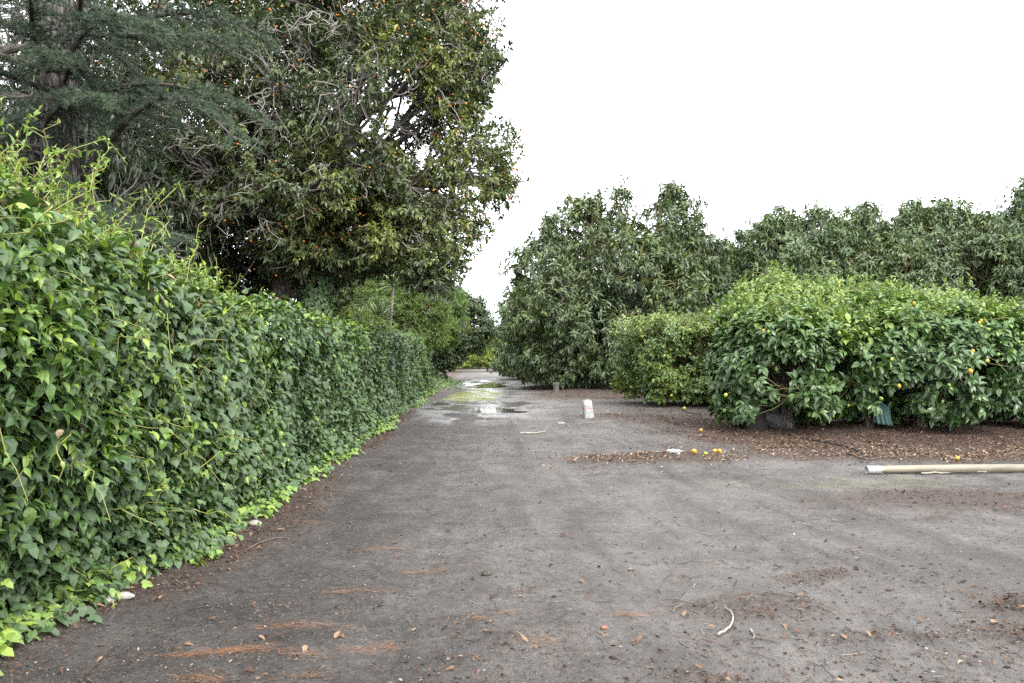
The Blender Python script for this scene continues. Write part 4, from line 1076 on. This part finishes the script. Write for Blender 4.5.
stone(603, 627, (.018, .014, .011), .3, 'small rusty stone on the near road, right of centre', 12, simple_mat('rusty_stone', (.14, .06, .035), (.26, .13, .08), 30, .8, .2, .4, .004), 'loose clods and stones on the road')

# sticks
M_STICK = simple_mat('pale_stick', (.18, .16, .13), (.34, .31, .26), 20, .8, .2, .4, .003)
M_DSTICK = simple_mat('dark_stick', (.05, .04, .03), (.15, .12, .09), 20, .85, .2, .4, .003)
def stick(pts, r, label, mat=M_STICK, seed=0):
    P = smooth_path([at(*p) for p in pts], 14); g = np.random.default_rng(seed)
    P[:, 2] = gz(P[:, 0], P[:, 1]) + r * 1.2 + .006 * g.random(14)
    mb = MB(); tubes(mb, P, np.linspace(r, r * .5, 14), 6, cap=True)
    tag(mb.build('fallen_stick', mat, None, True), label, 'stick', 'sticks lying on the road')
stick([(716, 628), (728, 621), (731, 612), (723, 604)], .007, 'pale curled stick on the near road, right of centre', seed=1)
stick([(520, 434), (533, 433), (546, 431)], .02, 'pale straight stick on the road beyond the puddle edge', seed=2)
stick([(748, 624), (752, 630), (751, 634)], .005, 'short pale stick right of the curled one', seed=3)
stick([(920, 475), (960, 473.5), (985, 474)], .012, 'pale stick lying along the near side of the cream pipe', seed=4)
stick([(846, 458), (866, 462), (884, 461)], .012, 'dark stick in the leaf litter just behind the open pipe end', M_DSTICK, 5)
stick([(250, 552), (262, 546), (278, 541), (296, 540)], .006, 'thin dark twig across the left side of the road', M_DSTICK, 6)

# ------------------------------------------------------------------ uncountable litter
g = np.random.default_rng(900)
def scatter(n, ymin, ymax, xlo, xhi, power):
    u = g.random(n); y = (ymin ** (1 - power) + u * (ymax ** (1 - power) - ymin ** (1 - power))) ** (1 / (1 - power))
    px = g.uniform(-80, 1104, n); x = (px - 512) / F * y
    return x, y
x, y = (np.concatenate(q_) for q_ in zip(scatter(190000, 2.6, 9, 0, 0, 1.6), scatter(420000, 9, 46, 0, 0, 1.3)))
mk = gmask_mulch(x, y)
tex = fbm(np.stack([x * 3, y * 2], -1), 97, 2)
keep = g.random(len(x)) < mk ** 1.6 * np.where(y < 8.6, .30, 1) * (.18 + .9 * sstep(.35, .7, tex)) * .62 + .006
x, y = x[keep], y[keep]; n = len(x)
P = onground(x, y, .004) + np.array([0, 0, 1]) * (.018 * g.random((n, 1)))
L = (.012 + .060 * g.random(n) ** 2.2) * (.85 + .25 * sstep(6, 16, y))
mb = MB()
leaves(mb, P, np.stack([g.normal(size=n), g.normal(size=n), g.normal(0, .18, n)], -1), np.array([0, 0, 1.0]) + rdir(n, g) * .42, L, L * g.uniform(.3, .55, n), np.clip(g.beta(1.7, 2, n) * .95 + .25 * sstep(11.6, 10.2, y) * (y > 9), 0, 1), T_OVATE, g.uniform(-.5, .7, n))
tag(mb.build('leaf_litter', M_LITTER), 'dry brown leaf litter strewn under the bushes, along the hedge foot and over the road', 'leaf litter', kind='stuff')
# fine brown fragments that fill the litter patches
x, y = (np.concatenate(q_) for q_ in zip(scatter(160000, 2.6, 9, 0, 0, 1.6), scatter(330000, 9, 30, 0, 0, 1.3)))
mk = gmask_mulch(x, y); tex = fbm(np.stack([x * 2.2, y * 2.2], -1), 151, 3)
keep = g.random(len(x)) < mk * .55 * sstep(.30, .62, tex) + .012 + .06 * sstep(.45, .7, fbm(np.stack([x * .8, y * 1.2], -1), 171, 3)) * (x > hedge_x(y) + .2)
x, y = x[keep], y[keep]; n = len(x)
mb = MB()
L = g.uniform(.008, .038, n) * (.8 + .9 * sstep(6, 16, y))
leaves(mb, onground(x, y, .003) + np.array([0, 0, 1]) * (.008 * g.random((n, 1))), np.stack([g.normal(size=n), g.normal(size=n), g.normal(0, .2, n)], -1), np.array([0, 0, 1.0]) + rdir(n, g) * .4, L, L * g.uniform(.12, .4, n), np.clip(g.beta(2, 2.4, n), 0, 1), T_DIAMOND, g.uniform(-.3, .5, n))
tag(mb.build('leaf_crumbs', M_LITTER), 'fine broken leaf and bark crumbs spread through the litter patches', 'leaf litter', kind='stuff')
# thin dark twig debris
x, y = scatter(2600, 2.6, 16, 0, 0, 1.7)
keep = (g.random(len(x)) < .16 + .6 * gmask_mulch(x, y) + .5 * sstep(.5, .68, fbm(np.stack([x * .8, y * .8], -1), 153, 3)) * (x > 0)) & (x > hedge_x(y) + .15)
x, y = x[keep], y[keep]; n = len(x)
A = onground(x, y, .006); an = g.uniform(0, 2 * np.pi, n); ln = .03 + .15 * g.random(n) ** 2
B = onground(x + ln * np.cos(an), y + ln * np.sin(an), .006)
mb = MB(); tubes(mb, curves(A, B, 5, 0, .05, .03, g), np.array([.0019, .0021, .0018, .0014, .0009]), 3, g.beta(1.3, 2.2, n))
tag(mb.build('twig_debris', tone_mat('twig_bit', [(0, (.018, .014, .012)), (.5, (.07, .052, .042)), (1, (.24, .21, .17))], .85, .2)), 'thin broken twigs strewn over the bare ground', 'twigs', kind='stuff')
# rusty needles in drifts
mb = MB()
drift = [[(140, 655), (215, 650), (262, 644), (330, 650), (392, 637)], [(188, 673), (240, 676), (300, 672), (330, 668)], [(428, 632), (455, 630), (475, 638)], [(518, 642), (545, 638)], [(380, 572), (430, 566), (470, 562)], [(360, 549), (400, 547)],
         [(300, 525), (340, 522)], [(470, 617), (510, 612)], [(610, 615), (640, 612)], [(500, 598), (520, 590)], [(240, 628), (300, 620), (350, 622)], [(330, 590), (380, 584)], [(60, 660), (110, 652)]]
for k, dr in enumerate(drift):
    path = smooth_path([at(*p) for p in dr], 60); n = [900, 700, 260, 160, 220, 120, 160, 160, 100, 90, 220, 140, 60][k]
    i0 = g.integers(0, 59, n); i0 = i0[fbm(path[i0, :2] * 9 + k, 143, 2) > .38 + .16 * g.random(n)]; n = len(i0); tang = nrm(path[i0 + 1] - path[i0])
    p = path[i0] + np.stack([g.normal(0, .05, n), g.normal(0, 1, n) * (.008 + .05 * fbm(path[i0, :2] * 6, 141, 2) ** 2) * (path[i0, 1] / 3.4), 0 * i0], -1)
    p[:, 2] = gz(p[:, 0], p[:, 1]) + .004 + .008 * g.random(n)
    leaves(mb, p, tang + g.normal(0, .45, (n, 3)) * np.array([1, 1, .1]), np.array([0, 0, 1.0]) + rdir(n, g) * .2, g.uniform(.03, .075, n), .0022 * (path[i0, 1] / 3.4) ** .6, np.clip(g.normal(.5, .2, n), 0, 1), T_NEEDLE)
x, y = scatter(16000, 2.6, 14, 0, 0, 2.0)
keep = g.random(len(x)) < .22 * sstep(.40, .62, fbm(np.stack([x * .9, y * 2.2], -1), 99, 3)) + .03
x, y = x[keep], y[keep]; n = len(x)
leaves(mb, onground(x, y, .005), np.stack([g.normal(size=n), g.normal(0, .6, n), 0 * x], -1), np.array([0, 0, 1.0]) + rdir(n, g) * .2, g.uniform(.02, .06, n), .0022, np.clip(g.normal(.45, .2, n), 0, 1), T_NEEDLE)
tag(mb.build('pine_needles', tone_mat('rusty_needle', [(0, (.10, .045, .022)), (.5, (.25, .12, .055)), (1, (.38, .22, .115))], .7, .2)), 'rusty fallen needles washed into thin drifts on the near road', 'needles', kind='stuff')
# gravel
x, y = scatter(26000, 2.4, 16, 0, 0, 2.2)
keep = g.random(len(x)) < (.25 + .75 * sstep(.6, -1.6, x + .05 * y)) * (.25 + sstep(.4, .65, fbm(np.stack([x * 1.5, y * 1.5], -1), 103, 3)))
keep &= x > hedge_x(y) + .1
x, y = x[keep], y[keep]; n = len(x)
s = .0022 + .006 * g.random(n) ** 3
mb = MB()
blobs(mb, onground(x, y, 0) + np.array([0, 0, .3]) * s[:, None], s[:, None] * np.stack([g.uniform(.8, 1.5, n), g.uniform(.7, 1.2, n), g.uniform(.5, .9, n)], -1), np.clip(g.beta(1.6, 2.6, n), 0, 1), ICO0, .25, g)
tag(mb.build('gravel', tone_mat('gravel_stone', [(0, (.02, .018, .018)), (.4, (.075, .07, .066)), (.62, (.13, .085, .06)), (.8, (.20, .19, .18)), (1, (.42, .40, .38))], .85, .25)), 'small mixed gravel pressed into the dirt road', 'gravel', kind='stuff')
# small dirt clods on the right side
x, y = scatter(5000, 2.6, 20, 0, 0, 2.0)
keep = (g.random(len(x)) < .10 + .5 * sstep(.5, .7, fbm(np.stack([x * 1.2, y * 1.2], -1), 107, 3))) & (x > -1)
x, y = x[keep], y[keep]; n = len(x); s = .004 + .013 * g.random(n) ** 3
mb = MB(); blobs(mb, onground(x, y, 0), s[:, None] * np.array([[1.3, 1.0, .7]]), g.random(n), ICO0, .3, g)
tag(mb.build('dirt_crumbs', tone_mat('soil_crumb', [(0, (.02, .017, .015)), (1, (.08, .07, .064))], .95, .1)), 'dark soil crumbs scattered over the bare road', 'soil crumbs', kind='stuff')

# ------------------------------------------------------------------ camera, world, sun
cam = bpy.data.cameras.new('camera'); co = link('camera', cam)
cam.sensor_width = 36; cam.lens = F / 1024 * 36; cam.clip_start = .05; cam.clip_end = 3000
co.location = (0, 0, CAM_H); co.rotation_euler = (R(90 + math.degrees(math.atan((HZ - 341.5) / F))), 0, 0)
scene.camera = co

EL, AZ = 42.0, 158.0     # azimuth clockwise from +Y
w = bpy.data.worlds.new('World'); scene.world = w; w.use_nodes = True
nt = w.node_tree; bg = nt.nodes['Background']
sky = nt.nodes.new('ShaderNodeTexSky'); sky.sky_type = 'NISHITA'; sky.sun_disc = False
sky.sun_elevation = R(EL); sky.sun_rotation = R(AZ)
cl = mixc(nt, .86, sky.outputs[0], (9.5, 9.7, 10.0))      # even white cloud cover over the blue
nt.links.new(cl, bg.inputs['Color']); bg.inputs['Strength'].default_value = .13
sun = bpy.data.lights.new('sun', 'SUN'); sun.energy = 1.5; sun.angle = R(28); sun.color = (1, .96, .9)
so = link('sun', sun)
dv = Vector((math.sin(R(AZ)) * math.cos(R(EL)), math.cos(R(AZ)) * math.cos(R(EL)), math.sin(R(EL))))
so.rotation_euler = dv.to_track_quat('Z', 'Y').to_euler(); so.location = dv * 60

vs = scene.view_settings
vs.view_transform = 'Standard'; vs.look = 'None'; vs.gamma = 1; vs.exposure = 1.78; vs.use_curve_mapping = False
cy_ = scene.cycles
cy_.max_bounces = 6; cy_.diffuse_bounces = 3; cy_.glossy_bounces = 2; cy_.transmission_bounces = 4; cy_.transparent_max_bounces = 4
cy_.caustics_reflective = False; cy_.caustics_refractive = False
cy_.use_denoising = False
